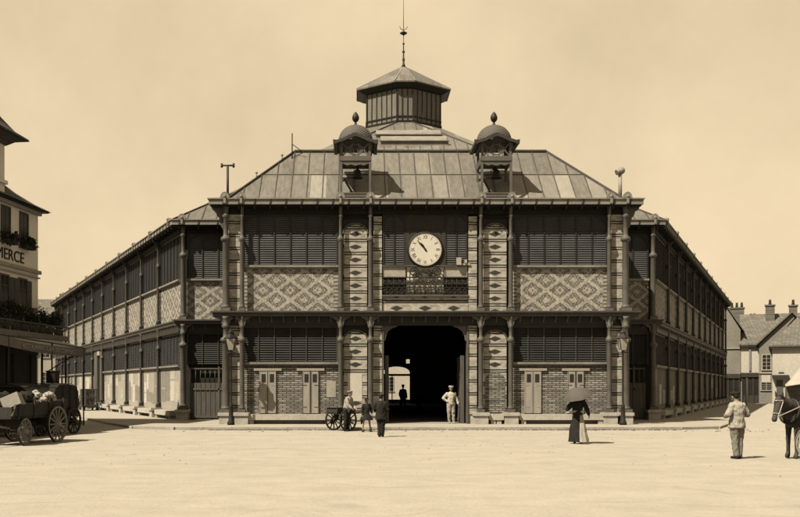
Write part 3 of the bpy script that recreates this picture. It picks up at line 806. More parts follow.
# lantern
lan = MB(); zl0, zl1 = 18.3, 20.85
def ringp(sc, z, dy=0): return [(LX+x*sc, LY+y*sc+dy, z) for x, y in LP]
def loft(mb, rings, cap=False, smooth=False):
    n = len(rings[0])
    for a, b in zip(rings, rings[1:]): mb.add(a+b, [(i, (i+1)%n, n+(i+1)%n, n+i) for i in range(n)], smooth)
    if cap: mb.add(rings[-1], [list(range(n))])
    return mb
loft(lan, [ringp(1, zl0-.1), ringp(1, zl1)])
lano = lan.build('lantern', M['lantern_boards'], hall, Matrix())
bt = MB()
for k in range(8):
    a = Vector(ringp(1.0, 0)[k]); b = Vector(ringp(1.0, 0)[(k+1) % 8]); L = (b-a).length; cnt = max(2, round(L/.38))
    nn_ = Vector(((b-a).y, -(b-a).x, 0)).normalized()*.03
    for i in range(cnt+1):
        p = a.lerp(b, i/cnt)+nn_; w = .05 if 0 < i < cnt else .11
        bt.bar(p+Vector((0,0,zl0+.1)), p+Vector((0,0,zl1)), w, .05)
loft(bt, [ringp(1.03, zl0-.02), ringp(1.05, zl0+.14), ringp(1.0, zl0+.14)]); loft(bt, [ringp(1.03, zl0+.36), ringp(1.04, zl0+.44), ringp(1.0, zl0+.44)])
bt.build('lantern_battens', M['iron_dark'], lano)
lr = MB(); loft(lr, [ringp(1.28, 20.72), ringp(1.29, 20.8), ringp(.05, 22.35)], True)
lro = lr.build('lantern_roof', M['zinc'], hall, Matrix())
lc = MB(); loft(lc, [ringp(1.0, 20.42), ringp(1.1, 20.5), ringp(1.27, 20.74)]); lc.build('lantern_cove', M['iron_dark'], lro)
ls = MB()
for k in range(8): ls.bar(ringp(1.29, 20.82)[k], (LX, LY, 22.37), .06, .06)
ls.build('lantern_ribs', M['zinc_edge'], lro)
fn = MB(); fn.lathe([(.16, 0), (.1, .15), (.05, .3), (.09, .5), (.05, .62), (.04, .9), (.1, 1.0), (.04, 1.1), (.03, 1.45), (.09, 1.52), (.02, 1.6), (.02, 2.05), (.16, 2.15), (.25, 2.2), (.16, 2.26), (.03, 2.35), (.025, 2.5), (.012, 4.4)], (LX, LY, 22.3), 10)
for q in (-1, 1): fn.path([(LX+q*.02, LY, 24.7), (LX+q*.2, LY, 24.8), (LX+q*.24, LY, 24.95)], .02, 5)
fn.build('finial', M['iron_dark'], lro)

# domed dormers
def dormer(xc):
    y0 = -.5; y1 = .9; b = MB()
    for x in (-.62, .62):
        for y in (y0, y1): b.box(x-.05, x+.05, y-.05, y+.05, 9.8, 11.35)
    b.box(-.68, .68, y0-.06, y0+.08, 9.84, 9.98).box(-.7, .7, y0-.08, y0+.06, 9.98, 10.03)
    b.box(-.68, .68, y0-.06, y0+.06, 11.4, 11.6).box(-.68, .68, y1-.05, y1+.05, 11.4, 11.6)
    for s in (-1, 1): b.box(s*.62-.045, s*.62+.045, y0, y1, 11.3, 11.6)
    D = b.build('domed_dormer', M['iron'], hall, FR @ T(xc, 0, 0))
    h = MB(); h.prism([(-.62, 11.4), (.62, 11.4), (.62, 11.3), (.5, 11.26), (.35, 11.2), (.2, 11.25), (0, 11.19), (-.2, 11.25), (-.35, 11.2), (-.5, 11.26), (-.62, 11.3)][::-1], y0-.02, y0+.04)
    for s in (-1, 1):
        h.box(s*.6-.05, s*.6+.05, y0-.03, y0+.05, 11.6, 12.25).box(s*.6-.05, s*.6+.05, y1-.05, y1+.03, 11.6, 12.25)
        h.bar((s*.55, y0, 11.62), (s*.1, y0, 12.15), .05, .05); h.bar((s*.1, y0, 11.62), (s*.55, y0, 12.15), .05, .05)
        scroll(h, s*.22, 11.85, .18, s, 1, .03, y0)
        h.box(s*.66, s*.72, y0, y1, 11.95, 12.25)
    h.path([(.22*cos(a), y0, 11.88+.22*sin(a)) for a in [2*pi*i/12 for i in range(13)]], .03, 5)
    h.build('fretwork', M['iron'], D)
    gb = MB()
    gp = [(-.95, 12.08), (-.97, 12.26), (-.8, 12.24), (-.5, 12.34), (-.2, 12.49), (0, 12.56), (.2, 12.49), (.5, 12.34), (.8, 12.24), (.97, 12.26), (.95, 12.08), (.82, 12.08), (.78, 12.12), (.5, 12.2), (.2, 12.34), (0, 12.4), (-.2, 12.34), (-.5, 12.2), (-.78, 12.12), (-.82, 12.08)]
    gb.prism(gp[::-1], y0-.26, y0-.12); gb.prism(gp[::-1], y1+.1, y1+.22)
    for s in (-1, 1): gb.box(s*.78, s*.94, y0-.12, y1+.1, 12.08, 12.22)
    gb.box(-.78, .78, y0-.1, y1+.08, 12.2, 12.3)
    gb.build('cornice', M['lead_dark'], D)
    dm = MB(); prof = [(.78, 12.25), (.78, 12.35)]+[(.77*cos(t*pi/20)**.9, 12.36+.76*sin(t*pi/20)) for t in range(1, 10)]+[(.08, 13.12)]
    dm.lathe(prof, (0, (y0+y1)/2, 0), 24)
    d_ = dm.build('dome', M['scale'], D)
    f = MB(); f.lathe([(.13, 13.02), (.15, 13.1), (.08, 13.15), (.045, 13.22), (.05, 13.27), (.11, 13.31), (.155, 13.41), (.15, 13.5), (.10, 13.62), (.04, 13.69), (.0, 13.73)], (0, (y0+y1)/2, 0), 12); f.build('finial', M['iron_dark'], d_)
    w = MB(); w.lathe([(.24, 10.78), (.2, 10.84), (.15, 11.0), (.13, 11.12), (.04, 11.18)], (.08, .05, 0), 14); w.tube((.08, .05, 11.15), (.08, .05, 11.35), .02)
    w.box(.03, .13, y0, y1, 11.32, 11.38).bar((-.5, .0, 10.75), (.0, .3, 9.95), .08, .06); w.bar((-.58, .0, 10.78), (.3, .0, 10.78), .06, .05)
    w.build('bell', M['iron_dark'], D)
dormer(-3.02); dormer(3.02)

# vent pipes on the hips
v = MB(); xg, yg = wx(229, 40)-CXB, .5
v.tube((xg, yg, 9.8), (xg, yg, 11.42), .055, n=8); v.tube((xg-.25, yg, 11.45), (xg+.25, yg, 11.45), .04, n=8); v.tube((xg-.26, yg, 11.36), (xg-.26, yg, 11.54), .05, n=8); v.tube((xg+.26, yg, 11.36), (xg+.26, yg, 11.54), .05, n=8)
v.build('vent_pipe', M['lead_dark'], hall, FR)
v = MB(); xg = wx(617.5, 40)-CXB; v.tube((xg, yg, 9.8), (xg, yg, 11.1), .08, n=10); v.ball((xg+.05, yg, 11.22), .17, .15, .16, 12, 8); v.tube((xg+.03, yg, 11.22), (xg-.17, yg-.05, 11.12), .11, .13, 10)
v.build('vent_pipe', M['zinc_edge'], hall, FR)
v = MB(); v.tube((-5.95, 2.4, 12.1), (-5.95, 2.4, 13.4), .03, n=6); v.bar((-5.95, 2.4, 12.9), (-5.4, 2.4, 12.5), .03, .03); v.build('roof_rod', M['iron_dark'], hall, FR)
for k, (x, y) in enumerate([(-4, 48), (10, 48), (-6, 58), (12, 58), (-9, 70), (15, 70), (0, 75), (8, 75)]):   # posts inside the hall
    MB().lathe([(.16, .1), (.12, .4), (.1, 5), (.2, 5.2), (.1, 5.4), (.1, 11)], (x, y, 0), 8).build('inner_column', M['iron_dark'], hall, Matrix())

# ------------------------------------------------------------------ street lamps
lp = thing('street_lamp', 'iron gas street lamp standing before the left corner pier of the market', 'street lamp', (wx(231, 37.9), 37.9, .1), 0, 'street lamps before the market')
b = MB(); b.lathe([(.15, 0), (.16, .1), (.11, .2), (.075, .75), (.09, .8), (.055, .88), (.042, 1.0), (.034, 3.0), (.08, 3.08), (.035, 3.14)], n=12); b.tube((-.22, 0, 3.05), (.22, 0, 3.05), .018)
b.build('post', M['iron_dark'], lp)
b = MB(); b.add([(sx*.11, sy*.11, 3.16) for sx, sy in ((-1,-1),(1,-1),(1,1),(-1,1))]+[(sx*.2, sy*.2, 3.62) for sx, sy in ((-1,-1),(1,-1),(1,1),(-1,1))], [(0,1,5,4),(1,2,6,5),(2,3,7,6),(3,0,4,7)])
lt_ = b.build('lantern_glass', M['trim_light'], lp)
b = MB(); b.lathe([(.3, 3.62), (.31, 3.66), (.14, 3.82), (.13, 3.88), (.15, 3.9), (.06, 3.98), (.02, 4.08)], n=4, smooth=False)
for sx, sy in ((-1,-1),(1,-1),(1,1),(-1,1)): b.bar((sx*.11, sy*.11, 3.15), (sx*.2, sy*.2, 3.63), .025, .025)
b.build('lantern_hood', M['iron_dark'], lp)
copy_thing(lp, 'iron gas street lamp standing before the right corner pier of the market', T(wx(623, 37.9), 37.9, .1))

# ------------------------------------------------------------------ generic windows / chimneys for houses
def window(parent, wm, x, z, w, h, y=0, shutters=False, pane='glass_dark', frame='trim_light'):
    f = MB(); t = .07
    f.box(x-w/2-t, x-w/2, y-.05, y+.02, z, z+h).box(x+w/2, x+w/2+t, y-.05, y+.02, z, z+h).box(x-w/2-t, x+w/2+t, y-.05, y+.02, z+h, z+h+t).box(x-w/2-t-.05, x+w/2+t+.05, y-.12, y+.02, z-.08, z)
    f.box(x-.02, x+.02, y-.035, y+.015, z, z+h)
    for k in (1, 2, 3): f.box(x-w/2, x+w/2, y-.033, y+.013, z+h*k/4-.015, z+h*k/4+.015)
    o = f.build('window', M[frame], parent, wm); MB().box(x-w/2, x+w/2, y-.022, y-.005, z, z+h).build('pane', M[pane], o)
    if shutters:
        for s in (-1, 1):
            sh = MB(); xa = x+s*(w/2+t+.02); xb = xa+s*w*.52
            sh.box(xa, xb, y-.06, y-.02, z, z+h)
            for k in range(int(h/.12)): sh.box(min(xa, xb)+.04, max(xa, xb)-.04, y-.075, y-.06, z+.05+k*.12, z+.1+k*.12)
            sh.build('shutter', M['wood_grey'], o)
def chimney(parent, wm, x, y, z0, z1, w, dpt, pots=2, name='chimney'):
    b_ = MB(); b_.box(x-w/2, x+w/2, y-dpt/2, y+dpt/2, z0, z1).box(x-w/2-.08, x+w/2+.08, y-dpt/2-.08, y+dpt/2+.08, z1, z1+.15)
    o = b_.build(name, M['stack'], parent, wm)
    for i in range(pots):
        xp = x-w/2+w*(i+.5)/pots; MB().lathe([(.13, z1+.15), (.15, z1+.25), (.11, z1+.6), (.14, z1+.7)], (xp, y, 0), 10).build('chimney_pot', M['lead_dark'], o)

# ------------------------------------------------------------------ hotel on the left
HA = atan2(1, .137); HM = T(wx(38, 40), 40) @ RZ(HA)
hot = thing('hotel_building', 'three storey plastered hotel with slate roof, turret and COMMERCE lettering at the left edge', 'hotel', world=HM)
b = MB(); b.box(-22, 0, 0, 12, 0, 9.5); b.build('wall', M['plaster_hotel'], hot)
b = MB(); b.box(-22.1, .1, -.12, -.002, 6.7, 6.85).box(-22.1, .06, -.08, -.002, 6.5, 6.56).box(.002, .1, -.12, 12, 6.7, 6.85).box(-22.1, .1, -.14, -.002, 9.3, 9.45); b.build('string_course', M['plaster'], hot)
# concave slate roof
b = MB(); rr_ = []
for o_, z in ((-.42, 9.5), (-.35, 9.56), (.1, 9.78), (.7, 10.2), (1.4, 10.85), (2.2, 11.8), (3.0, 13.0)):
    rr_.append([(-22-.0+o_, o_, z), (-o_, o_, z), (-o_, 12-o_, z), (-22+o_, 12-o_, z)])
loft(b, rr_, True); b.build('roof', M['tiles_dark'], hot)
b = MB(); b.box(-22.3, .34, -.34, -.002, 9.452, 9.498).box(.002, .34, -.002, 12, 9.452, 9.498); b.build('eaves', M['wood_dark'], hot)
# turret over the street front
tx, ty, hw = -4.15, 1.45, 1.4
b = MB(); b.box(tx-hw, tx+hw, ty-hw, ty+hw, 9.3, 12.0).box(tx-hw-.1, tx+hw+.1, ty-hw-.1, ty+hw+.1, 10.1, 10.25)
tu = b.build('turret', M['plaster_hotel'], hot)
b = MB(); loft(b, [[(tx+sx*q, ty+sy*q, z) for sx, sy in ((-1,-1),(1,-1),(1,1),(-1,1))] for q, z in ((hw+.05, 11.7), (hw+.3, 11.9), (hw+.72, 12.02), (hw+.7, 12.1), (hw+.3, 12.35), (hw-.1, 12.85), (hw-.5, 13.6), (hw-.9, 14.6), (.15, 15.3))], True)
b.build('turret_roof', M['tiles_dark'], tu)
b = MB(); b.box(tx+.55-.4, tx+.55+.4, ty-hw-.02, ty-hw+.1, 10.4, 11.5).box(tx+hw-.1, tx+hw+.02, ty-.5, ty+.5, 10.4, 11.5); b.build('turret_window', M['glass_dark'], tu)
for i in range(12):
    t = .93+.35+i*1.5
    window(hot, HM, -t, 7.72, .62, 1.42, frame='wood_grey'); window(hot, HM, -t-.1, 4.7, .62, 1.6, shutters=True, frame='wood_grey')
    if i < 4:
        bx_ = MB().box(-t-.42, -t+.42, -.36, -.13, 7.62, 7.78); fb = bx_.build('flower_box', M['wood_dark'], hot, HM)
        lf = MB()
        for k in range(260):
            p = Vector((-t+random.gauss(0, .22), -.25+random.gauss(0, .09), 7.86+random.gauss(0, .11))); s_ = random.uniform(.03, .07)
            a = Vector((random.uniform(-1, 1), random.uniform(-1, 1), random.uniform(-1, 1))).normalized()*s_; c_ = a.cross(Vector((random.random(), random.random(), 1))).normalized()*s_
            lf.add([p-a-c_, p+a-c_, p+a+c_, p-a+c_], [(0,1,2,3)])
        lf.build('foliage', M['leaf_a'], fb)
text_part('HOTEL DU COMMERCE', .66, M['iron_dark'], hot, HM @ T(-1.25, -.02, 7.2), .012, 'lettering', 'RIGHT', 1.12)
# ground floor cafe front in dark wood and glass
b = MB(); b.box(-22, -.3, -.1, -.003, .1, 3.7)
for i in range(15): b.box(-21.9+i*1.5, -21.75+i*1.5, -.16, -.1, .1, 3.7)
b.box(-22, -.3, -.18, -.1, 3.1, 3.3).box(-22, -.3, -.14, -.1, .1, .9); b.build('cafe_front', M['wood_dark'], hot, HM)
# terrace over the cafe
b = MB(); b.box(-14, 1.25, -.85, -.2, 3.78, 4.0).box(.002, 1.25, -.2, .4, 3.78, 4.0); ter = b.build('terrace', M['plaster_grey'], hot, HM)
b = MB()
for i in range(110): b.tube((-13.9+i*.137, -.8, 4.0), (-13.9+i*.137, -.8, 4.36), .02, n=5)
b.box(-14, 1.25, -.84, -.76, 4.36, 4.42); b.build('balustrade', M['wood_grey'], ter)
for x in (1.15, -1.1, -4, -7): MB().tube((x, -.75, .0), (x, -.75, 3.78), .05, n=8).build('terrace_post', M['iron_dark'], ter)
for i in range(9):
    sh = thing('potted_shrub', 'leafy potted shrub on the hotel terrace, number %d' % (i+1), 'shrub', world=HM @ T(.85-i*.75, -.5, 4.0), group='shrubs along the hotel terrace')
    sh['label'] = ['small dark shrub at the far free end of the hotel terrace', 'dark flowering shrub on the hotel terrace, second from its far end', 'dense shrub on the hotel terrace just right of the hotel wall corner',
                   'shrub on the hotel terrace below the shuttered window nearest the corner', 'tall leafy shrub on the hotel terrace between two shuttered windows'][i] if i < 5 else 'dark leafy shrub on the near part of the hotel terrace by the left edge'
    b = MB(); b.lathe([(.14, 0), (.2, .3), (.22, .32)], n=10); b.build('pot', M['stack'], sh)
    b = MB(); b.tube((0, 0, .28), (0, 0, .8), .03, .02); b.bar((0, 0, .5), (.2, .05, .9), .02, .02); b.bar((0, 0, .5), (-.2, -.05, .95), .02, .02); b.build('stem', M['bark'], sh)
    for mt, cnt in (('leaf_a', 900), ('leaf_b', 350), ('petal', 22)):
        lf = MB(); rr = random.Random(i*3+cnt); H = rr.uniform(.42, .6)
        blobs = [(rr.gauss(0, .18), rr.gauss(0, .1), rr.uniform(.45, .5+H), rr.uniform(.14, .24)) for _ in range(8)]
        for k in range(cnt):
            bl = rr.choice(blobs); dv = Vector((rr.gauss(0, 1), rr.gauss(0, 1), rr.gauss(0, 1))).normalized()*bl[3]*rr.uniform(.5, 1.1)
            p = Vector(bl[:3])+dv; s_ = rr.uniform(.025, .05)
            a = Vector((rr.uniform(-1, 1), rr.uniform(-1, 1), rr.uniform(-1, 1))).normalized()*s_; c_ = a.cross(Vector((rr.random(), rr.random(), 1))).normalized()*s_*.7
            lf.add([p-a, p-c_, p+a, p+c_], [(0,1,2,3)])
        lf.build('blossom' if mt == 'petal' else 'foliage', M[mt], sh)
# awning: sloping canvas with a lettered valance
aw = thing('cafe_awning', 'long sloping canvas awning with lettered valance stretching out from the hotel terrace', 'awning', world=HM)
A0 = Vector((-9.5, -3.45, 3.48)); A1 = Vector((.5, -2.0, 3.42)); B0 = Vector((-9.5, -.9, 3.72)); B1 = Vector((.5, -.9, 3.72))
b = MB(); N = 24
for i in range(N):
    t0, t1 = i/N, (i+1)/N; sg = lambda t: Vector((0, 0, -.12*sin(pi*t)))
    q = [A0.lerp(A1, t0)+sg(t0), A0.lerp(A1, t1)+sg(t1), B0.lerp(B1, t1), B0.lerp(B1, t0)]; u = Vector((0, 0, .02))
    b.add(q+[p+u for p in q], [(0,3,2,1), (4,5,6,7), (0,1,5,4), (2,3,7,6)])
b.build('canopy', M['canvas_light'], aw)
b = MB()
for i in range(N):
    t0, t1 = i/N, (i+1)/N
    p, q = A0.lerp(A1, t0)+sg(t0), A0.lerp(A1, t1)+sg(t1); dn = Vector((0, 0, -.34)); o_ = Vector((0, -.015, 0))
    b.add([p+dn, q+dn, q, p, p+dn+o_, q+dn+o_, q+o_, p+o_], [(0,3,2,1), (4,5,6,7), (0,1,5,4), (2,3,7,6)])
b.build('valance', M['canvas'], aw)
va = atan2(A1.y-A0.y, A1.x-A0.x)
mid = A0.lerp(A1, .53)
text_part('RESTAURANT CAFE DU COMMERCE', .26, M['trim_light'], aw, HM @ T(mid.x+.035, mid.y-.05, mid.z-.27) @ RZ(va), .006, 'lettering', 'CENTER', 1.5)
b = MB(); b.tube(A1+Vector((0, 0, 0)), (A1.x, -.2, 2.4), .025, n=6); b.tube(A0, A1, .03, n=6)
for t in (.1, .55, .97): p = A0.lerp(A1, t); b.tube((p.x, p.y, 0), p, .035, n=6)
b.build('awning_frame', M['iron_dark'], aw)

# ------------------------------------------------------------------ houses
def house(name, label, p0, p1, Y, dep, zw, zr, wallm, roofm, ridge='x', rx=None, rot=0.0):
    """p0,p1: measured left and right ends of the front; the front is turned by rot about its left end"""
    X0 = wx(p0, Y); cs, sn = cos(rot), sin(rot)
    def lx(px): kk = (px-CX)/F; return (kk*Y-X0)/(cs-kk*sn)
    w = lx(p1)
    t = thing(name, label, 'house', (X0, Y, 0), rot)
    if rx is not None: rx = lx(rx)
    if ridge == 'x':
        MB().box(0, w, 0, dep, 0, zw).build('wall', M[wallm], t)
        for s in (0, w-.25): MB().prismx([(0, zw), (dep/2, zr-.1), (dep, zw)][::-1], s, s+.25).build('gable', M[wallm], t)
        b = MB(); b.prismx([(-.35, zw-.08), (dep/2, zr), (dep+.35, zw-.08), (dep+.35, zw+.08), (dep/2, zr+.18), (-.35, zw+.08)], -.2, w+.2)
        b.build('roof', M[roofm], t)
        MB().box(-.15, w+.15, -.3, -.002, zw-.25, zw-.12).build('eaves', M['wood_dark'], t)
    elif ridge == 'y':
        rx = w/2 if rx is None else rx
        MB().prism([(0, 0), (w, 0), (w, zw), (rx, zr-.1), (0, zw)], 0, dep).build('wall', M[wallm], t)
        b = MB(); b.prism([(-.3, zw-.15), (rx, zr), (w+.3, zw-.15), (w+.3, zw+.05), (rx, zr+.2), (-.3, zw+.05)][::-1], -.3, dep+.3)
        b.build('roof', M[roofm], t)
    return t, lx, w
def shop(t, x0, x1, z1, mat='wood_dark', sign=None):
    b_ = MB(); b_.box(x0, x1, -.14, -.002, 0, z1).box(x0-.05, x1+.05, -.3, -.14, z1-.45, z1); n_ = 3
    for i in range(n_+1): b_.box(x0+(x1-x0-.12)*i/n_, x0+.12+(x1-x0-.12)*i/n_, -.22, -.14, 0, z1-.45)
    o = b_.build('shopfront', M[mat], t); MB().box(x0+.1, x1-.1, -.16, -.141, .9, z1-.6).build('pane', M['glass_dark'], o)
ROT = radians(-24); hy = 95.0; Zh = lambda py: wz(py, hy-.6)
t, lx, w = house('town_house', 'grey gabled town house right beside the far corner of the market', 712, 740.5, hy, 9, Zh(330), Zh(300), 'plaster_grey', 'tiles', 'y', 722, ROT)
MB().box(lx(722), w, -.12, -.002, Zh(349), Zh(348)).build('string_course', M['plaster'], t); shop(t, lx(722), w-.05, Zh(374))
chimney(t, None, lx(735.5), 6.5, 6.5, wz(309, hy+5), 1.5, .8, 3)
t, lx, w = house('town_house', 'town house with bright cream upper wall above a dark shopfront under a tiled roof', 741, 800, hy-1.2, 10, wz(344.5, hy-2), wz(316, hy+3), 'plaster_bright', 'tiles', 'x', None, ROT)
shop(t, .05, lx(759.5), Zh(373)); MB().box(lx(749), lx(751), -.12, -.002, Zh(371), Zh(347)).build('pilaster', M['plaster_grey'], t)
b = MB(); b.prismx([(1.6, wz(336, hy)), (2.6, wz(330.5, hy)+.25), (2.7, wz(330.5, hy)), (1.6, wz(336, hy)-.2)][::-1], .2, 1.9); b.build('skylight', M['tiles_dark'], t)
chimney(t, None, lx(770.5), 4.0, 6, wz(306, hy+1), .9, .8, 1)
hc = 92.0; zc = lambda py: wz(py, hc-1)
t, lx, w = house('town_house', 'grey gable-end town house with one upper window and a pale blank shop sign', 759, 822, hc, 6, zc(344), zc(313), 'plaster_grey', 'tiles', 'y', 792, ROT)
window(t, None, lx(766.5), zc(369.5), .75, 1.5, frame='plaster_bright'); MB().box(lx(761.5), lx(770.5), -.06, -.002, zc(382), zc(375)).build('shop_sign', M['plaster_bright'], t)
window(t, None, lx(766.5), zc(390), .95, .75); MB().box(0, lx(772), -.1, -.002, zc(373.5), zc(372)).build('string_course', M['plaster'], t)
chimney(t, None, lx(793.5), 1, 8, zc(306), .75, .8, 1)
hd = 88.0; zd = lambda py: wz(py, hd-1); ze = zd(346)
t, lx, w = house('town_house', 'low cream town house with hipped tile roof at the right edge', 772.5, 825, hd, 5.5, ze, ze+2, 'plaster_bright', 'tiles', 'hip', None, ROT)
MB().box(0, w, 0, 5.5, 0, ze).build('wall', M['plaster_bright'], t)
b = MB(); loft(b, [[(-.3, -.4, ze-.05), (w+.3, -.4, ze-.05), (w+.3, 5.9, ze-.05), (-.3, 5.9, ze-.05)], [(-.3, -.4, ze+.12), (w+.3, -.4, ze+.12), (w+.3, 5.9, ze+.12), (-.3, 5.9, ze+.12)], [(2.4, 2.6, zd(314)), (w-2.4, 2.6, zd(314)), (w-2.4, 2.9, zd(314)), (2.4, 2.9, zd(314))]], True)
b.build('roof', M['tiles'], t); MB().box(-.25, w+.2, -.35, -.002, ze-.22, ze-.06).build('eaves', M['wood_dark'], t)
MB().box(-.05, lx(789), -.7, -.002, zd(377), zd(375)).build('door_canopy', M['wood_dark'], t)
MB().box(lx(776.5), lx(783), -.06, -.002, 0, zd(380)).build('door', M['wood_grey'], t)
MB().box(lx(785), w, -.08, -.002, .1, zd(385)).build('shop_wall', M['stack'], t)
MB().box(lx(778.5), lx(784), -.05, -.002, zd(373), zd(372)).build('small_sign', M['wood_dark'], t)
x_ = lx(785); b = MB(); b.add([(x_, -.1, zd(384)), (w, -.1, zd(340)), (w, -1.9, zd(380)), (x_, -1.9, zd(386)), (x_, -.1, zd(384)-.05), (w, -.1, zd(340)-.05), (w, -1.9, zd(380)-.05), (x_, -1.9, zd(386)-.05)], [(0,1,2,3), (7,6,5,4), (0,3,7,4), (3,2,6,7)])
aw2 = thing('shop_awning', 'pale canvas shop awning on the low cream house at the right edge', 'awning', (wx(772.5, hd), hd, 0), ROT); b.build('canopy', M['canvas_light'], aw2)
for xq, zq in ((x_+.05, 386), (w-.1, 381)): MB().tube((xq, -1.85, .0), (xq, -1.85, zd(zq)), .03).build('awning_pole', M['iron_dark'], aw2)
# house beyond the left street
hl = 100.0
t, lx, w = house('town_house', 'pale distant house with tiled roof closing the street left of the market', 5, 58, hl, 9, wz(318, hl), wz(297, hl), 'plaster', 'tiles')
x0, x1 = 0, w
chimney(t, None, x1-x0-.9, 4.5, 9, wz(296, hl), 1.2, .8, 2); window(t, None, x1-x0-1.4, 5, .9, 1.5, shutters=True)
window(t, None, x1-x0-1.4, 1.5, 1, 1.8)
# house behind the market seen through the hall
t, lx, w = house('town_house', 'pale plastered house glimpsed through the open hall and its rear arch', 309, 486, 112, 9, 7, 9.5, 'plaster_bright', 'tiles')
window(t, None, 10.0, 1.2, 1, 1.7)
# bollard post by the houses
tag(MB().lathe([(.1, 0), (.1, 2.4), (.05, 2.5)], (wx(746.5, 78), 78, 0), 8).build('white_post', M['plaster_bright']), 'thin white post standing before the dark shopfront beside the market', 'post')
# tree behind the far chimneys
tr = thing('tree', 'small dark tree top showing behind the chimney pots at the right', 'tree', (wx(749, 112), 112, 0))
MB().tube((0, 0, 0), (0, 0, 9), .25, .1).tube((0, 0, 6), (1.2, 0, 9.6), .1, .04).tube((0, 0, 6.5), (-1.1, .3, 9.8), .1, .04).build('trunk', M['bark'], tr)
lf = MB()
for k in range(2600):
    cx_, cz_, r_ = random.choice([(0, 9.4, 1.0), (1.3, 9.5, .7), (-1.1, 9.7, .7), (.5, 10.3, .55), (2.1, 9.9, .4)])
    dv = Vector((random.gauss(0, 1), random.gauss(0, 1), random.gauss(0, .8))).normalized()*r_*random.uniform(.3, 1.15); p = Vector((cx_, 0, cz_))+dv; s_ = random.uniform(.06, .12)
    a = Vector((random.uniform(-1, 1), random.uniform(-1, 1), random.uniform(-1, 1))).normalized()*s_; c_ = a.cross(Vector((random.random(), random.random(), 1))).normalized()*s_
    lf.add([p-a, p-c_, p+a, p+c_], [(0,1,2,3)])
lf.build('crown', M['leaf_a'], tr)

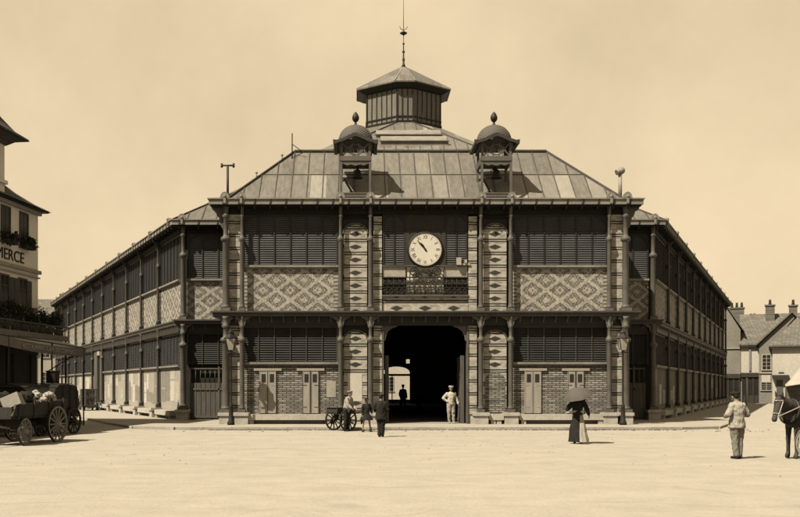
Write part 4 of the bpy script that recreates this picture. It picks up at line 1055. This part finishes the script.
# ------------------------------------------------------------------ people
def person(label, loc, yaw, H, J=None, top='cloth_dark', legs='cloth_dark', hat='cap', hatm='cloth_dark', skirt=None, coat_len=.0, shoes='cloth_dark', vox=.013, bulk=1.0, hair=None, sleeves=None):
    k = H/1.72
    j = dict(pel=(0, 0, .93), chest=(0, 0, 1.22), neck=(0, .01, 1.43), head=(0, -.015, 1.60), sR=(-.175, .01, 1.365), sL=(.175, .01, 1.365),
             eR=(-.24, .02, 1.11), eL=(.24, .02, 1.11), wR=(-.25, -.06, .87), wL=(.25, -.06, .87), hR=(-.09, 0, .92), hL=(.09, 0, .92),
             kR=(-.1, -.02, .5), kL=(.1, -.02, .5), aR=(-.1, .02, .08), aL=(.1, .02, .08))
    if J: j.update(J)
    j = {a: Vector(b)*k for a, b in j.items()}
    r = thing('person', label, 'person', loc, yaw)
    b = MB(); q = k*bulk
    def limb(mb, names, rad, ex=0):
        for i in range(len(names)-1): mb.capsule(j[names[i]], j[names[i+1]], rad[i]*q+ex, rad[i+1]*q+ex)
    limb(b, ['pel', 'chest'], [.13, .125]); b.ball(j['chest']+Vector((0, 0, .08*k)), .17*q, .11*q, .14*q); b.ball(j['pel'], .155*q, .115*q, .13*q)
    limb(b, ['neck', 'head'], [.055, .05])
    for s in 'RL':
        limb(b, ['chest', 's'+s], [.09, .06]); limb(b, ['s'+s, 'e'+s, 'w'+s], [.05, .04, .028]); limb(b, ['h'+s, 'k'+s, 'a'+s], [.085, .055, .038])
        b.capsule(j['a'+s]+Vector((0, .02, -.03))*k, j['a'+s]+Vector((0, -.14, -.05))*k, .035*k, .028*k)
        w = j['w'+s]; dv = (w-j['e'+s]).normalized(); side = dv.cross(Vector((0, 1, 0)))
        side = side.normalized() if side.length > .1 else Vector((1, 0, 0)); fw = side.cross(dv).normalized()
        b.capsule(w, w+dv*.06*k, .026*k, .03*k)
        for fi, (o_, L) in enumerate(((-.028, .065), (-.01, .08), (.009, .075), (.027, .058))):
            p0 = w+dv*.08*k+fw*o_*k; p1 = p0+dv*L*.55*k+side*.012*k; p2 = p1+dv*L*.4*k+side*.028*k
            b.capsule(p0, p1, .010*k, .009*k); b.capsule(p1, p2, .009*k, .008*k)
        p0 = w+dv*.03*k-fw*.03*k; b.capsule(p0, p0+dv*.05*k-fw*.025*k, .012*k, .009*k)
    hd = j['head']; b.ball(hd+Vector((0, .005*k, .02*k)), .078*k, .095*k, .105*k, 18, 12); b.ball(hd+Vector((0, -.03*k, -.045*k)), .055*k, .06*k, .06*k)
    b.capsule(hd+Vector((0, -.092, .015))*k, hd+Vector((0, -.108, -.02))*k, .009*k, .014*k)
    b.ball(hd+Vector((0, -.088*k, -.05*k)), .026*k, .012*k, .01*k)
    for s in (-1, 1): b.ball(hd+Vector((s*.08*k, .005*k, 0)), .014*k, .022*k, .032*k)
    me = remesh(b, 'body', vox*k, 2); link('body', me, M['skin'], r)
    e = MB()
    for s in (-1, 1): e.ball(hd+Vector((s*.03, -.088, .018))*k, .011*k, .007*k, .007*k, 8, 6)
    e.build('eyes', M['black'], r)
    # upper garment
    u = MB(); ex = .016*k
    u.ball(j['chest']+Vector((0, 0, .06*k)), .18*q+ex, .12*q+ex, .18*q); limb(u, ['pel', 'chest'], [.135, .14], ex); u.capsule(j['chest'], j['neck']-Vector((0, 0, .03*k)), .11*q, .055*q+ex)
    for s in 'RL':
        limb(u, ['chest', 's'+s], [.10, .056], ex*.6); u.capsule(j['neck']-Vector((0, 0, .05*k)), j['s'+s], .055*q, .054*q+ex*.5); limb(u, ['s'+s, 'e'+s], [.056, .046], ex); we = j['e'+s].lerp(j['w'+s], .93); u.capsule(j['e'+s], we, .046*q+ex, .036*q+ex*.6)
    if coat_len:
        rws = []
        for t in (0, .3, .6, 1):
            z = j['pel'].z+.14*k-(coat_len+.14)*k*t; rws.append([(j['pel'].x+(.165+.035*t)*q*cos(a)*(1+.03*sin(a*5)), j['pel'].y+(.125+.04*t)*q*sin(a)*(1+.03*sin(a*5)), z) for a in [2*pi*i/24 for i in range(24)]])
        u.add(rws[0], [list(range(24))]); u.add(rws[-1], [list(reversed(range(24)))]); loft(u, rws[::-1], False, True)
    link('jacket' if not skirt else 'blouse', crumple(remesh(u, 'jacket', .015*k, 2), .02*k, 11, .6, H), M[top], r)
    if legs:
        l = MB(); l.ball(j['pel'], .16*q+ex, .12*q+ex, .12*q)
        for s in 'RL':
            limb(l, ['h'+s, 'k'+s], [.095, .068], ex*.8); l.capsule(j['k'+s], j['a'+s]+Vector((0, 0, .03*k)), .066*q+ex*.7, .052*q+ex*.5)
        link('trousers', crumple(remesh(l, 'trousers', .015*k, 2), .02*k, 11, .5, H+1), M[legs], r)
    if skirt:
        sm, zl, rad, z0 = skirt; sk = MB(); n = 72; pel = j['pel']; base = [((j['aR']+j['aL'])/2)[0], ((j['aR']+j['aL'])/2)[1]]
        rows = []
        for t in [0, .05, .1, .17, .25, .34, .45, .55, .65, .75, .85, .93, 1]:
            z = z0*k*(1-t)+zl*t; rr2 = (.13+(rad-.13)*(t**.7))*k; cx_ = pel.x*(1-t)+base[0]*t; cy_ = pel.y*(1-t)+base[1]*t
            rows.append([(cx_+rr2*(1+.07*t*sin(a*9+1)+.03*t*sin(a*17))*cos(a), cy_+rr2*.85*(1+.07*t*sin(a*9+1))*sin(a), z) for a in [2*pi*i/n for i in range(n)]])
        loft(sk, rows, True, True); link('skirt', crumple(sk.mesh('skirt'), .022*k, 9, .3, 4), M[sm], r)
    sh = MB()
    for s in 'RL':
        a_ = j['a'+s]; sh.capsule(a_+Vector((0, .03, -.035))*k, a_+Vector((0, -.15, -.045))*k, .042*k, .036*k); sh.capsule(a_+Vector((0, .01, .05))*k, a_+Vector((0, .02, -.03))*k, .048*k, .046*k)
    link('shoes', remesh(sh, 'shoes', .014*k, 1), M[shoes], r)
    hb = MB(); c0 = hd+Vector((0, .012, .035))*k
    hb.ball(c0+Vector((0, .016, .008))*k, .087*k, .098*k, .095*k, 16, 10)
    if hair == 'long': hb.capsule(hd+Vector((0, .07, 0))*k, hd+Vector((0, .08, -.16))*k, .06*k, .03*k)
    hb.build('hair', M['black'], r)
    if hat == 'cap':
        h = MB(); h.lathe([(.09*k, .03*k), (.105*k, .05*k), (.125*k, .09*k), (.11*k, .115*k), (.04*k, .125*k)], hd+Vector((0, .01, .02))*k, 18); h.ball(hd+Vector((0, -.11, .055))*k, .065*k, .05*k, .01*k); h.build('cap', M[hatm], r)
    elif hat == 'brim':
        h = MB(); h.lathe([(.18*k, .045*k), (.185*k, .055*k), (.1*k, .06*k), (.098*k, .12*k), (.085*k, .15*k), (.03*k, .155*k)], hd+Vector((0, .01, .01))*k, 20); h.build('hat', M[hatm], r)
    return r, j, k
# 1 man in white at the gate
person('man in white shirt and pale cap, hand on hip, standing in the main gateway', (wx(451, 39.5), 39.5, .11), radians(8), 1.62,
       dict(eR=(-.36, .06, 1.16), wR=(-.17, -.05, 1.0), eL=(.27, .03, 1.12), wL=(.33, -.06, .9), aL=(.12, -.02, .08), aR=(-.08, .02, .08)), 'cloth_white', 'cloth_light', 'cap', 'cloth_white', shoes='cloth_white')
# 2,3 silhouettes in the hall
person('dark silhouetted man walking inside the hall against the bright rear arch', (wx(403, 61), 61, .11), radians(150), 1.72,
       dict(eL=(.28, -.05, 1.12), wL=(.34, -.2, .95), kR=(-.1, -.14, .52), kL=(.1, .08, .5), aL=(.1, .22, .12)), hat='brim')
person('faint figure deep inside the dark hall behind the walking man', (wx(418.5, 64), 64, .11), radians(20), 1.6,
       dict(eR=(-.26, -.05, 1.12), wR=(-.2, -.22, 1.05)), top='cloth_grey', hat=None)
# 4 boy in dark clothes in front of the gate
person('boy in dark smock and cap standing in front of the gateway, back half turned', (wx(381, 30.6), 30.6, 0), radians(165), 1.44,
       dict(eR=(-.27, -.04, 1.12), wR=(-.16, -.17, 1.03), eL=(.28, -.02, 1.12), wL=(.19, -.18, 1.0), kL=(.07, -.03, .5), aL=(.06, .04, .08), kR=(-.07, 0, .5), aR=(-.06, 0, .08)), coat_len=.22, bulk=1.15)
# 5 girl with legs apart
person('small child in dark dress and hat standing between handcart and boy', (wx(366.5, 34), 34, 0), radians(25), 1.27,
       dict(kR=(-.17, 0, .5), aR=(-.22, .02, .08), kL=(.17, 0, .5), aL=(.24, .02, .08), eL=(.27, .0, 1.13), wL=(.25, -.08, .95)), legs=None, skirt=('cloth_dark', .45, .36, .98), hat='brim', hair='long')
# 6 person at handcart
person('person in pale smock and dark apron leaning by the handcart', (wx(346.5, 34.45), 34.45, 0), radians(60), 1.56,
       dict(chest=(0, -.08, 1.22), neck=(0, -.13, 1.42), head=(0, -.17, 1.57), sR=(-.17, -.12, 1.37), sL=(.17, -.12, 1.37), eR=(-.2, -.2, 1.1), eL=(.2, -.18, 1.1), wR=(-.16, -.34, .98), wL=(.14, -.34, .98)), top='cloth_light', legs='cloth_dark', hat='cap', hatm='cloth_grey')
# 7 woman with umbrella, seen from behind
wo, J, k = person('woman in dark dress under a grey umbrella, gathering her skirt as she walks away', (wx(577.5, 27), 27, 0), radians(172), 1.58,
       dict(eR=(-.3, .04, 1.14), wR=(-.36, -.05, .95), eL=(.32, .0, 1.13), wL=(.2, -.2, 1.2), aL=(.08, -.1, .08), aR=(-.1, .1, .08)), 'cloth_dark', None, hat='brim', skirt=('cloth_dark', .06, .30, 1.02), hair='long')
b = MB(); rows = []
for t in [0, .12, .25, .37, .5, .62, .75, .87, 1]:
    z = .86*(1-t)+.05*t; rows.append([(-.10+(.05+.13*t)*cos(a)-.06*t, .11+(.07+.12*t)*sin(a)*(1+.1*sin(a*7)), z) for a in [2*pi*i/40 for i in range(40)]])
loft(b, rows, True, True); link('petticoat', crumple(b.mesh('petticoat'), .02, 10, .3, 6), M['cloth_light'], wo)
b = MB(); b.lathe([(.158, .93), (.17, .96), (.165, 1.0)], n=20, sy=.85); b.capsule((.1, .13, .97), (.34, .02, .92), .03, .02); link('apron_band', remesh(b, 'apron_band', .014, 2), M['cloth_white'], wo)
um = thing('umbrella', 'open grey umbrella held tilted over the walking woman', 'umbrella', world=T(wx(576.3, 27), 27-.2, 1.42) @ Matrix.Rotation(radians(-15), 4, 'Y') @ Matrix.Rotation(radians(14), 4, 'X'))
b = MB(); R_ = .45
for off, flip in ((0, False), (-.006, True)):
    rows = []
    for q in range(13):
        t = max(q/12, .002)
        rows.append([(R_*t*(1-.07*t*abs(sin(4*a)))*cos(a), R_*t*(1-.07*t*abs(sin(4*a)))*sin(a), .27*(1-t**2.2)+off) for a in [2*pi*i/48 for i in range(48)]])
    loft(b, rows[::-1] if flip else rows, False, True)
b.build('canopy', M['umbrella'], um)
b = MB(); b.tube((0, 0, .36), (0, 0, -.55), .008, n=8); b.path([(0, 0, -.55), (.02, 0, -.6), (.06, 0, -.6), (.07, 0, -.56)], .01); b.build('handle', M['wood_dark'], um)
b = MB()
for i in range(8): a = 2*pi*i/8; b.path([(0, 0, .25), (R_*.5*cos(a), R_*.5*sin(a), .185), (R_*.98*cos(a), R_*.98*sin(a), 0)], .004, 4)
b.build('ribs', M['iron_dark'], um)
# 8 man at right, light jacket, back to us
person('man in pale jacket and dark hat standing with his back turned near the horse', (wx(737, 21.25), 21.25, 0), radians(200), 1.58,
       dict(eR=(-.32, .02, 1.14), wR=(-.17, -.2, 1.12), eL=(.31, .03, 1.15), wL=(.15, -.22, 1.1), kR=(-.09, -.01, .5), aR=(-.08, .0, .08), kL=(.06, -.01, .5), aL=(.05, .02, .08), head=(.02, -.05, 1.585)), 'cloth_light', 'cloth_grey', 'cap', 'cloth_dark', coat_len=.13, bulk=1.12, vox=.011)

# ------------------------------------------------------------------ wheels and vehicles
def wheel(parent, wm, ctr, R, axis_ang=0, spokes=12, mat='wheel_pale', wd=.06):
    # wheel plane is local yz rotated by axis_ang about z ; axle along local x
    m = MB(); n = 32
    def rg(ra, rb_, w):
        for i in range(n):
            a, c2 = 2*pi*i/n, 2*pi*(i+1)/n
            q = [(sx*w/2, r_*cos(t), r_*sin(t)) for sx in (-1, 1) for r_ in (ra, rb_) for t in (a, c2)]
            m.add(q, [(0,1,3,2), (4,6,7,5), (2,3,7,6), (0,4,5,1)])
    rg(R*.88, R*.975, wd)
    for i in range(spokes):
        a = 2*pi*i/spokes; m.bar((0, .07*cos(a), .07*sin(a)), (0, R*.9*cos(a), R*.9*sin(a)), .04, .03)
    m.tube((-.11, 0, 0), (.11, 0, 0), .075, .075, 12)
    w_ = wm @ T(*ctr) @ RZ(axis_ang)
    o = m.build('wheel', M[mat], parent, w_)
    t = MB(); m2 = m; m = t; rg(R*.976, R, wd+.004); t.build('tyre', M['iron_dark'], o)
# handcart before the left bay
HW = T(wx(341, 34.9), 34.9, 0) @ RZ(radians(-48))
hc_ = thing('handcart', 'two wheeled wooden handcart before the brick bay left of the gateway', 'handcart', world=HW)
for s in (-1, 1): wheel(hc_, HW, (s*.42, 0, .43), .43, 0, 12, 'wood_dark', .05)
b = MB(); b.box(-.3, .3, -.45, .45, .66, .71).box(-.32, -.28, -.47, .47, .71, .9).box(.28, .32, -.47, .47, .71, .9).box(-.28, .28, .43, .47, .71, .9).box(-.28, .28, -.47, -.43, .71, .85); b.tube((-.42, 0, .43), (.42, 0, .43), .03)
b.box(-.28, -.24, -.1, .1, .43, .66).box(.24, .28, -.1, .1, .43, .66); b.build('tray', M['wood_dark'], hc_)
b = MB(); b.bar((-.26, .4, .68), (-.2, 1.2, .7), .04, .04); b.bar((.26, .4, .68), (.2, 1.2, .7), .04, .04); b.bar((-.24, 1.18, .7), (.24, 1.18, .7), .035, .035); b.bar((0, .42, .66), (0, .42, .01), .04, .04); b.build('handles', M['wood_grey'], hc_)
# open wagon at left
WG = T(wx(22, 27.2), 27.2, 0) @ RZ(radians(-12))
wg = thing('wagon', 'dark open four wheeled wagon with pale spoked wheels in front of the hotel', 'wagon', world=WG)
for s in (-1, 1): wheel(wg, WG, (s*.74, .75, .56), .56, 0, 14); wheel(wg, WG, (s*.70, -.95, .4), .4, radians(6)*1, 12)
b = MB(); b.box(-.6, .6, -1.5, 1.4, .78, .86); b.tube((-.74, .75, .56), (.74, .75, .56), .035); b.tube((-.7, -.95, .4), (.7, -.95, .4), .035)
b.box(-.1, .1, -1.1, .9, .55, .66).box(-.5, .5, .65, .85, .6, .78).box(-.45, .45, -1.05, -.85, .45, .78); b.build('chassis', M['wood_dark'], wg)
b = MB()
for s in (-1, 1):
    b.prismx([(-1.5, .86), (1.4, .86), (1.5, 1.3), (-1.3, 1.2)][::-1], s*.62-.03, s*.62+.03)
    for yv in (-1.2, -.4, .4, 1.2): b.bar((s*.66, yv, .8), (s*.68, yv, 1.36), .05, .05)
b.box(-.6, .6, 1.36, 1.42, .86, 1.3).box(-.6, .6, -1.45, -1.40, .86, 1.12); b.build('sideboards', M['wood_dark'], wg)
b = MB(); b.box(-.62, .62, -1.2, -.85, 1.15, 1.2).box(-.62, .62, -.85, -.8, 1.2, 1.48); b.build('bench', M['black'], wg)
b = MB(); b.bar((-.3, -1.1, .5), (-.35, -3.2, .78), .05, .05); b.bar((.3, -1.1, .5), (.35, -3.2, .78), .05, .05); b.build('shafts', M['wheel_pale'], wg)
cr = MB(); cr.box(-.26, .26, -.02, .38, -.18, .18)
tag(cr.build('crate', M['board'], None, WG @ T(.46, -1.3, 1.3) @ Matrix.Rotation(radians(-24), 4, 'Y') @ RZ(radians(15))), 'pale square crate tilted on the front of the dark wagon', 'crate')
for i, (x, y, z, r_) in enumerate(((.35, .1, 1.36, .2), (.52, .6, 1.4, .17), (.1, .5, 1.4, .2))):
    b = MB(); rq = random.Random(i+5)
    for _ in range(11): b.ball((rq.uniform(-1, 1)*r_*1.1, rq.uniform(-1, 1)*r_*.8, rq.uniform(-.5, .6)*r_), r_*rq.uniform(.3, .6), r_*rq.uniform(.3, .6), r_*rq.uniform(.2, .45))
    tag(link('sack', crumple(remesh(b, 'sack', .015, 1), .03, 9, 1, i), M['sack'], None, WG @ T(x, y, z)), ['pale lumpy sack in the middle of the wagon load', 'pale sack over the large wheel of the wagon', 'pale sack deepest in the wagon load'][i], 'sack', 'sacks loaded on the wagon')
# dark goods piled in the wagon
b = MB(); rr = random.Random(3)
for i in range(14): b.ball((rr.uniform(-.5, .4), rr.uniform(-.6, 1.2), rr.uniform(1.0, 1.35)), rr.uniform(.18, .3), rr.uniform(.18, .3), rr.uniform(.14, .24))
tag(link('tarpaulin', crumple(remesh(b, 'tarpaulin', .03, 3), .06, 5, 1, 2), M['cloth_dark'], None, WG), 'dark tarpaulin bundled over the goods in the open wagon', 'tarpaulin')
# hooded black carriage behind
CM = T(wx(54, 32.5), 32.5, 0) @ RZ(radians(-12))
ca = thing('covered_carriage', 'black leather hooded carriage behind the open wagon', 'carriage', world=CM)
hp = [(-.85, .62), (.8, .62), (.86, 1.0), (.82, 1.55), (.62, 1.74), (.1, 1.8), (-.5, 1.78), (-.78, 1.6), (-.88, 1.2)]
b = MB(); b.prismx(hp, -.5, .5); b.prismx([(-1.3, .62), (-.86, .62), (-.86, .72), (-1.3, .7)], -.45, .45); b.build('hood', M['black'], ca)
b = MB()
for y in (-.75, -.25, .25, .7): b.path([(-.51, y, .7), (-.51, y, 1.7), (-.3, y, 1.815), (.3, y, 1.815), (.51, y, 1.7), (.51, y, .7)], .018, 5)
b.build('hood_bows', M['iron_dark'], ca)
for s in (-1, 1): wheel(ca, CM, (s*.62, .3, .48), .48, 0, 12, 'wood_dark'); wheel(ca, CM, (s*.6, -.9, .35), .35, 0, 10, 'wood_dark')
b = MB(); b.tube((-.6, .3, .48), (.6, .3, .48), .03); b.tube((-.6, -.9, .35), (.6, -.9, .35), .03); b.box(-.35, .35, -1.1, .6, .5, .6).box(-.46, .46, .75, 1.2, .3, .42); b.build('chassis', M['wood_grey'], ca)
bx = MB(); bx.box(-.17, .17, -.15, .15, 0, .42).box(-.2, .2, -.18, .18, .42, .46)
tag(bx.build('trunk_box', M['black'], None, CM @ T(-.1, .1, 1.83)), 'upright black box standing on the roof of the hooded carriage', 'box')
# second covered cart at far left
C2 = T(wx(12, 31), 31.0, 0) @ RZ(radians(-8))
cb = thing('covered_cart', 'dark canvas covered cart at the left edge behind the wagon', 'cart', world=C2)
b = MB(); b.prism([(-1.0, .8), (1.0, .8), (1.05, 1.5), (.8, 1.74), (.3, 1.82), (-.3, 1.82), (-.8, 1.74), (-1.05, 1.5)], -.9, .9); b.build('cover', M['cloth_dark'], cb)
b = MB(); b.box(-1.0, 1.0, -.95, .95, .6, .799); b.box(-1.1, 1.1, -.98, -.92, 1.70, 1.74); b.tube((-1.12, 0, .5), (1.12, 0, .5), .04); b.build('chassis', M['wood_dark'], cb)
for s in (-1, 1): wheel(cb, C2, (s*1.08, 0, .52), .52, 0, 12, 'wood_dark')
# goods along the left wall of the market
lw = lambda t, o: FL_ @ T(-t, -o, 0)
for i, (t, o, lab) in enumerate(((21.2, 1.2, 'slatted crate at the far side of the low trolley by the side door'), (19.9, 1.2, 'slatted crate at the near side of the low trolley by the side door'))):
    b = MB()
    for s in (-1, 1):
        for q in (-1, 1): b.box(s*.4-.04, s*.4+.04, q*.35-.04, q*.35+.04, 0, 1.15)
    for kz in (0.0, .55, 1.08): b.box(-.42, .42, -.39, -.35, kz, kz+.07).box(-.42, .42, .35, .39, kz, kz+.07).box(-.44, -.40, -.35, .35, kz, kz+.07).box(.40, .44, -.35, .35, kz, kz+.07)
    for x in (-.2, 0, .2): b.box(x-.05, x+.05, -.35, -.33, .05, 1.1)
    for y in (-.18, .0, .18): b.box(-.39, -.37, y-.05, y+.05, .05, 1.1).box(.37, .39, y-.05, y+.05, .05, 1.1)
    tag(b.build('slatted_crate', M['wood_grey'], None, lw(t, o) @ T(0, 0, .42)), lab, 'crate', 'slatted crates by the side door')
tm = lw(20.55, 1.2); tl = thing('low_trolley', 'low dark trolley carrying the slatted crates beside the market', 'trolley', world=tm)
MB().box(-1.3, 1.3, -.5, .5, .3, .42).build('platform', M['wood_dark'], tl)
for x in (-.95, .95):
    for y in (-.42, .42): MB().tube((x-.0, y-.05, .2), (x, y+.05, .2), .1, n=14).build('wheel', M['iron_dark'], tl)
def bike_cart(t, o, ang, lab):
    wm = lw(t, o) @ T(0, 0, .1) @ RZ(ang); r = thing('handcart', lab, 'handcart', world=wm, group='handcarts parked along the side wall')
    for s in (-1, 1): wheel(r, wm, (s*.45, 0, .42), .42, 0, 10, 'wood_grey', .05)
    b = MB(); b.box(-.38, .38, -.7, .6, .55, .6); b.bar((-.3, .6, .58), (-.28, 1.6, .35), .05, .05); b.bar((.3, .6, .58), (.28, 1.6, .35), .05, .05)
    for y in (-.65, -.2, .25): b.bar((-.38, y, .6), (-.42, y, .95), .04, .04); b.bar((.38, y, .6), (.42, y, .95), .04, .04)
    b.bar((-.42, -.7, .92), (-.42, .3, .92), .04, .04); b.bar((.42, -.7, .92), (.42, .3, .92), .04, .04); b.tube((-.45, 0, .42), (.45, 0, .42), .03)
    b.build('tray', M['wood_dark'], r)
bike_cart(24.6, 1.3, radians(70), 'handcart parked just beyond the slatted crates along the left wall')
bike_cart(28.0, 1.3, radians(100), 'handcart in the middle of the three along the left wall')
bike_cart(31.3, 1.4, radians(60), 'handcart farthest along the left wall, next to the hooded carriage')
pp = MB(); pp.tube((0, 0, 0), (0, 0, 2.3), .045, .04, 8); pp.ball((0, 0, 2.33), .07, n=8, m=6)
tag(pp.build('post', M['iron_dark'], None, lw(20.6, 2.3) @ T(0, 0, .1)), 'thin dark post at the kerb before the slatted crates', 'post')

# ------------------------------------------------------------------ horse and cart at the right
HM2 = T(wx(788.5, 21.4), 21.35, 0) @ RZ(radians(38))      # local: horse faces -x
hs = thing('horse', 'dark harnessed horse with lowered head entering at the right edge', 'horse', world=HM2)
b = MB()
b.ball((.35, 0, 1.05), .34, .25, .30, 18, 12); b.ball((.8, 0, 1.05), .45, .27, .30, 18, 12); b.ball((1.3, 0, 1.08), .34, .27, .31, 18, 12); b.ball((.12, 0, 1.0), .22, .2, .27)
b.capsule((.15, 0, 1.14), (-.15, 0, 1.28), .21, .15); b.capsule((-.15, 0, 1.28), (-.43, 0, 1.40), .15, .09)
b.ball((-.50, 0, 1.37), .12, .085, .12); b.ball((-.50, 0, 1.27), .115, .075, .12); b.capsule((-.53, 0, 1.33), (-.65, 0, 1.08), .085, .06); b.capsule((-.65, 0, 1.08), (-.70, 0, .97), .055, .055); b.ball((-.71, 0, .94), .07, .058, .055)
for s in (-1, 1): b.ball((-.56, s*.07, 1.32), .03, .02, .025); b.ball((-.745, s*.03, .955), .02, .015, .02)
for s, fx in ((-1, 0), (1, .12)):
    b.capsule((.15+fx, s*.13, 1.0), (.1+fx, s*.13, .7), .11, .07); b.capsule((.1+fx, s*.13, .7), (.08+fx, s*.13, .45), .065, .05); b.capsule((.08+fx, s*.13, .45), (.08+fx, s*.13, .14), .045, .04); b.capsule((.08+fx, s*.13, .14), (.04+fx, s*.13, .05), .042, .055)
for s, fx in ((-1, 0), (1, -.1)):
    b.capsule((1.35+fx, s*.13, 1.05), (1.25+fx, s*.14, .78), .17, .11); b.capsule((1.25+fx, s*.14, .78), (1.5+fx, s*.13, .5), .09, .055); b.capsule((1.5+fx, s*.13, .5), (1.45+fx, s*.13, .16), .045, .036); b.capsule((1.45+fx, s*.13, .16), (1.39+fx, s*.13, .05), .044, .055)
link('body', crumple(remesh(b, 'body', .016, 2), .008, 4, 1, 3), M['horse'], hs)
for s in (-1, 1):
    b = MB(); b.lathe([(.035, 0), (.045, .05), (.03, .11), (.004, .17)], n=10, sy=.6); b.build('ear', M['horse'], hs, HM2 @ T(-.47, s*.06, 1.45) @ Matrix.Rotation(radians(-10), 4, 'Y') @ Matrix.Rotation(radians(-12*s), 4, 'X'))
b = MB()
for i in range(9):
    t = i/8; p = Vector((.1, 0, 1.36)).lerp(Vector((-.44, 0, 1.50)), t); b.capsule(p, p+Vector((-.02, .07, -.14)), .03, .014)
b.capsule((-.52, 0, 1.48), (-.60, 0, 1.36), .03, .012); link('mane', remesh(b, 'mane', .014, 2), M['black'], hs)
b = MB(); b.capsule((1.6, 0, 1.15), (1.72, 0, .9), .05, .06); b.capsule((1.72, 0, .9), (1.7, 0, .5), .06, .03); b.build('tail', M['black'], hs)
b = MB(); n = 20
cp = [Vector((.02+.06*sin(a)*0, .22*cos(a), 1.12+.27*sin(a))) + Vector((.10*sin(a), 0, 0)) for a in [2*pi*i/n for i in range(n+1)]]
b.path(cp, .045, 8); b.build('collar', M['black'], hs)
b = MB()
b.path([(-.02, -.26, 1.2), (.2, -.29, 1.02), (.6, -.31, .92), (1.4, -.33, .9), (2.2, -.36, .9)], .024, 6); b.path([(-.50, -.10, 1.36), (-.62, -.085, 1.14), (-.68, -.065, 1.0)], .012, 5); b.path([(-.50, -.10, 1.38), (-.62, -.03, 1.38), (-.62, .03, 1.38), (-.5, .1, 1.38)], .014, 5)
b.path([(-.66, -.08, 1.02), (-.35, -.16, 1.12), (.05, -.24, 1.24)], .012, 5); b.path([(-.64, -.075, 1.08), (-.72, -.02, 1.09), (-.72, .02, 1.09), (-.64, .075, 1.08)], .014, 5); b.build('harness', M['leather_light'], hs)
b = MB()
for s in (-1, 1): b.ball((-.565, s*.086, 1.325), .014, .01, .013, 8, 6)
b.build('eyes', M['black'], hs)
# light cart whose wheel shows in front of the horse
KM = T(wx(815, 20.7), 20.7, 0) @ RZ(radians(-115))
kc = thing('light_cart', 'light two wheeled cart with pale spoked wheels at the right edge by the horse', 'cart', world=KM)
for s in (-1, 1): wheel(kc, KM, (s*.42, 0, .42), .42, 0, 12, 'wheel_pale', .05)
b = MB(); b.box(-.34, .34, -.1, 1.3, .62, .68).box(-.34, -.30, -.1, 1.3, .68, .9).box(.30, .34, -.1, 1.3, .68, .9); b.tube((-.42, 0, .42), (.42, 0, .42), .03); b.box(-.3, -.25, -.1, .1, .42, .62).box(.25, .3, -.1, .1, .42, .62)
b.build('tray', M['wood_grey'], kc); 
b = MB(); b.bar((-.4, 1.3, .62), (-.38, 2.3, .3), .05, .05); b.bar((.4, 1.3, .62), (.38, 2.3, .3), .05, .05); b.build('shafts', M['wheel_pale'], kc)
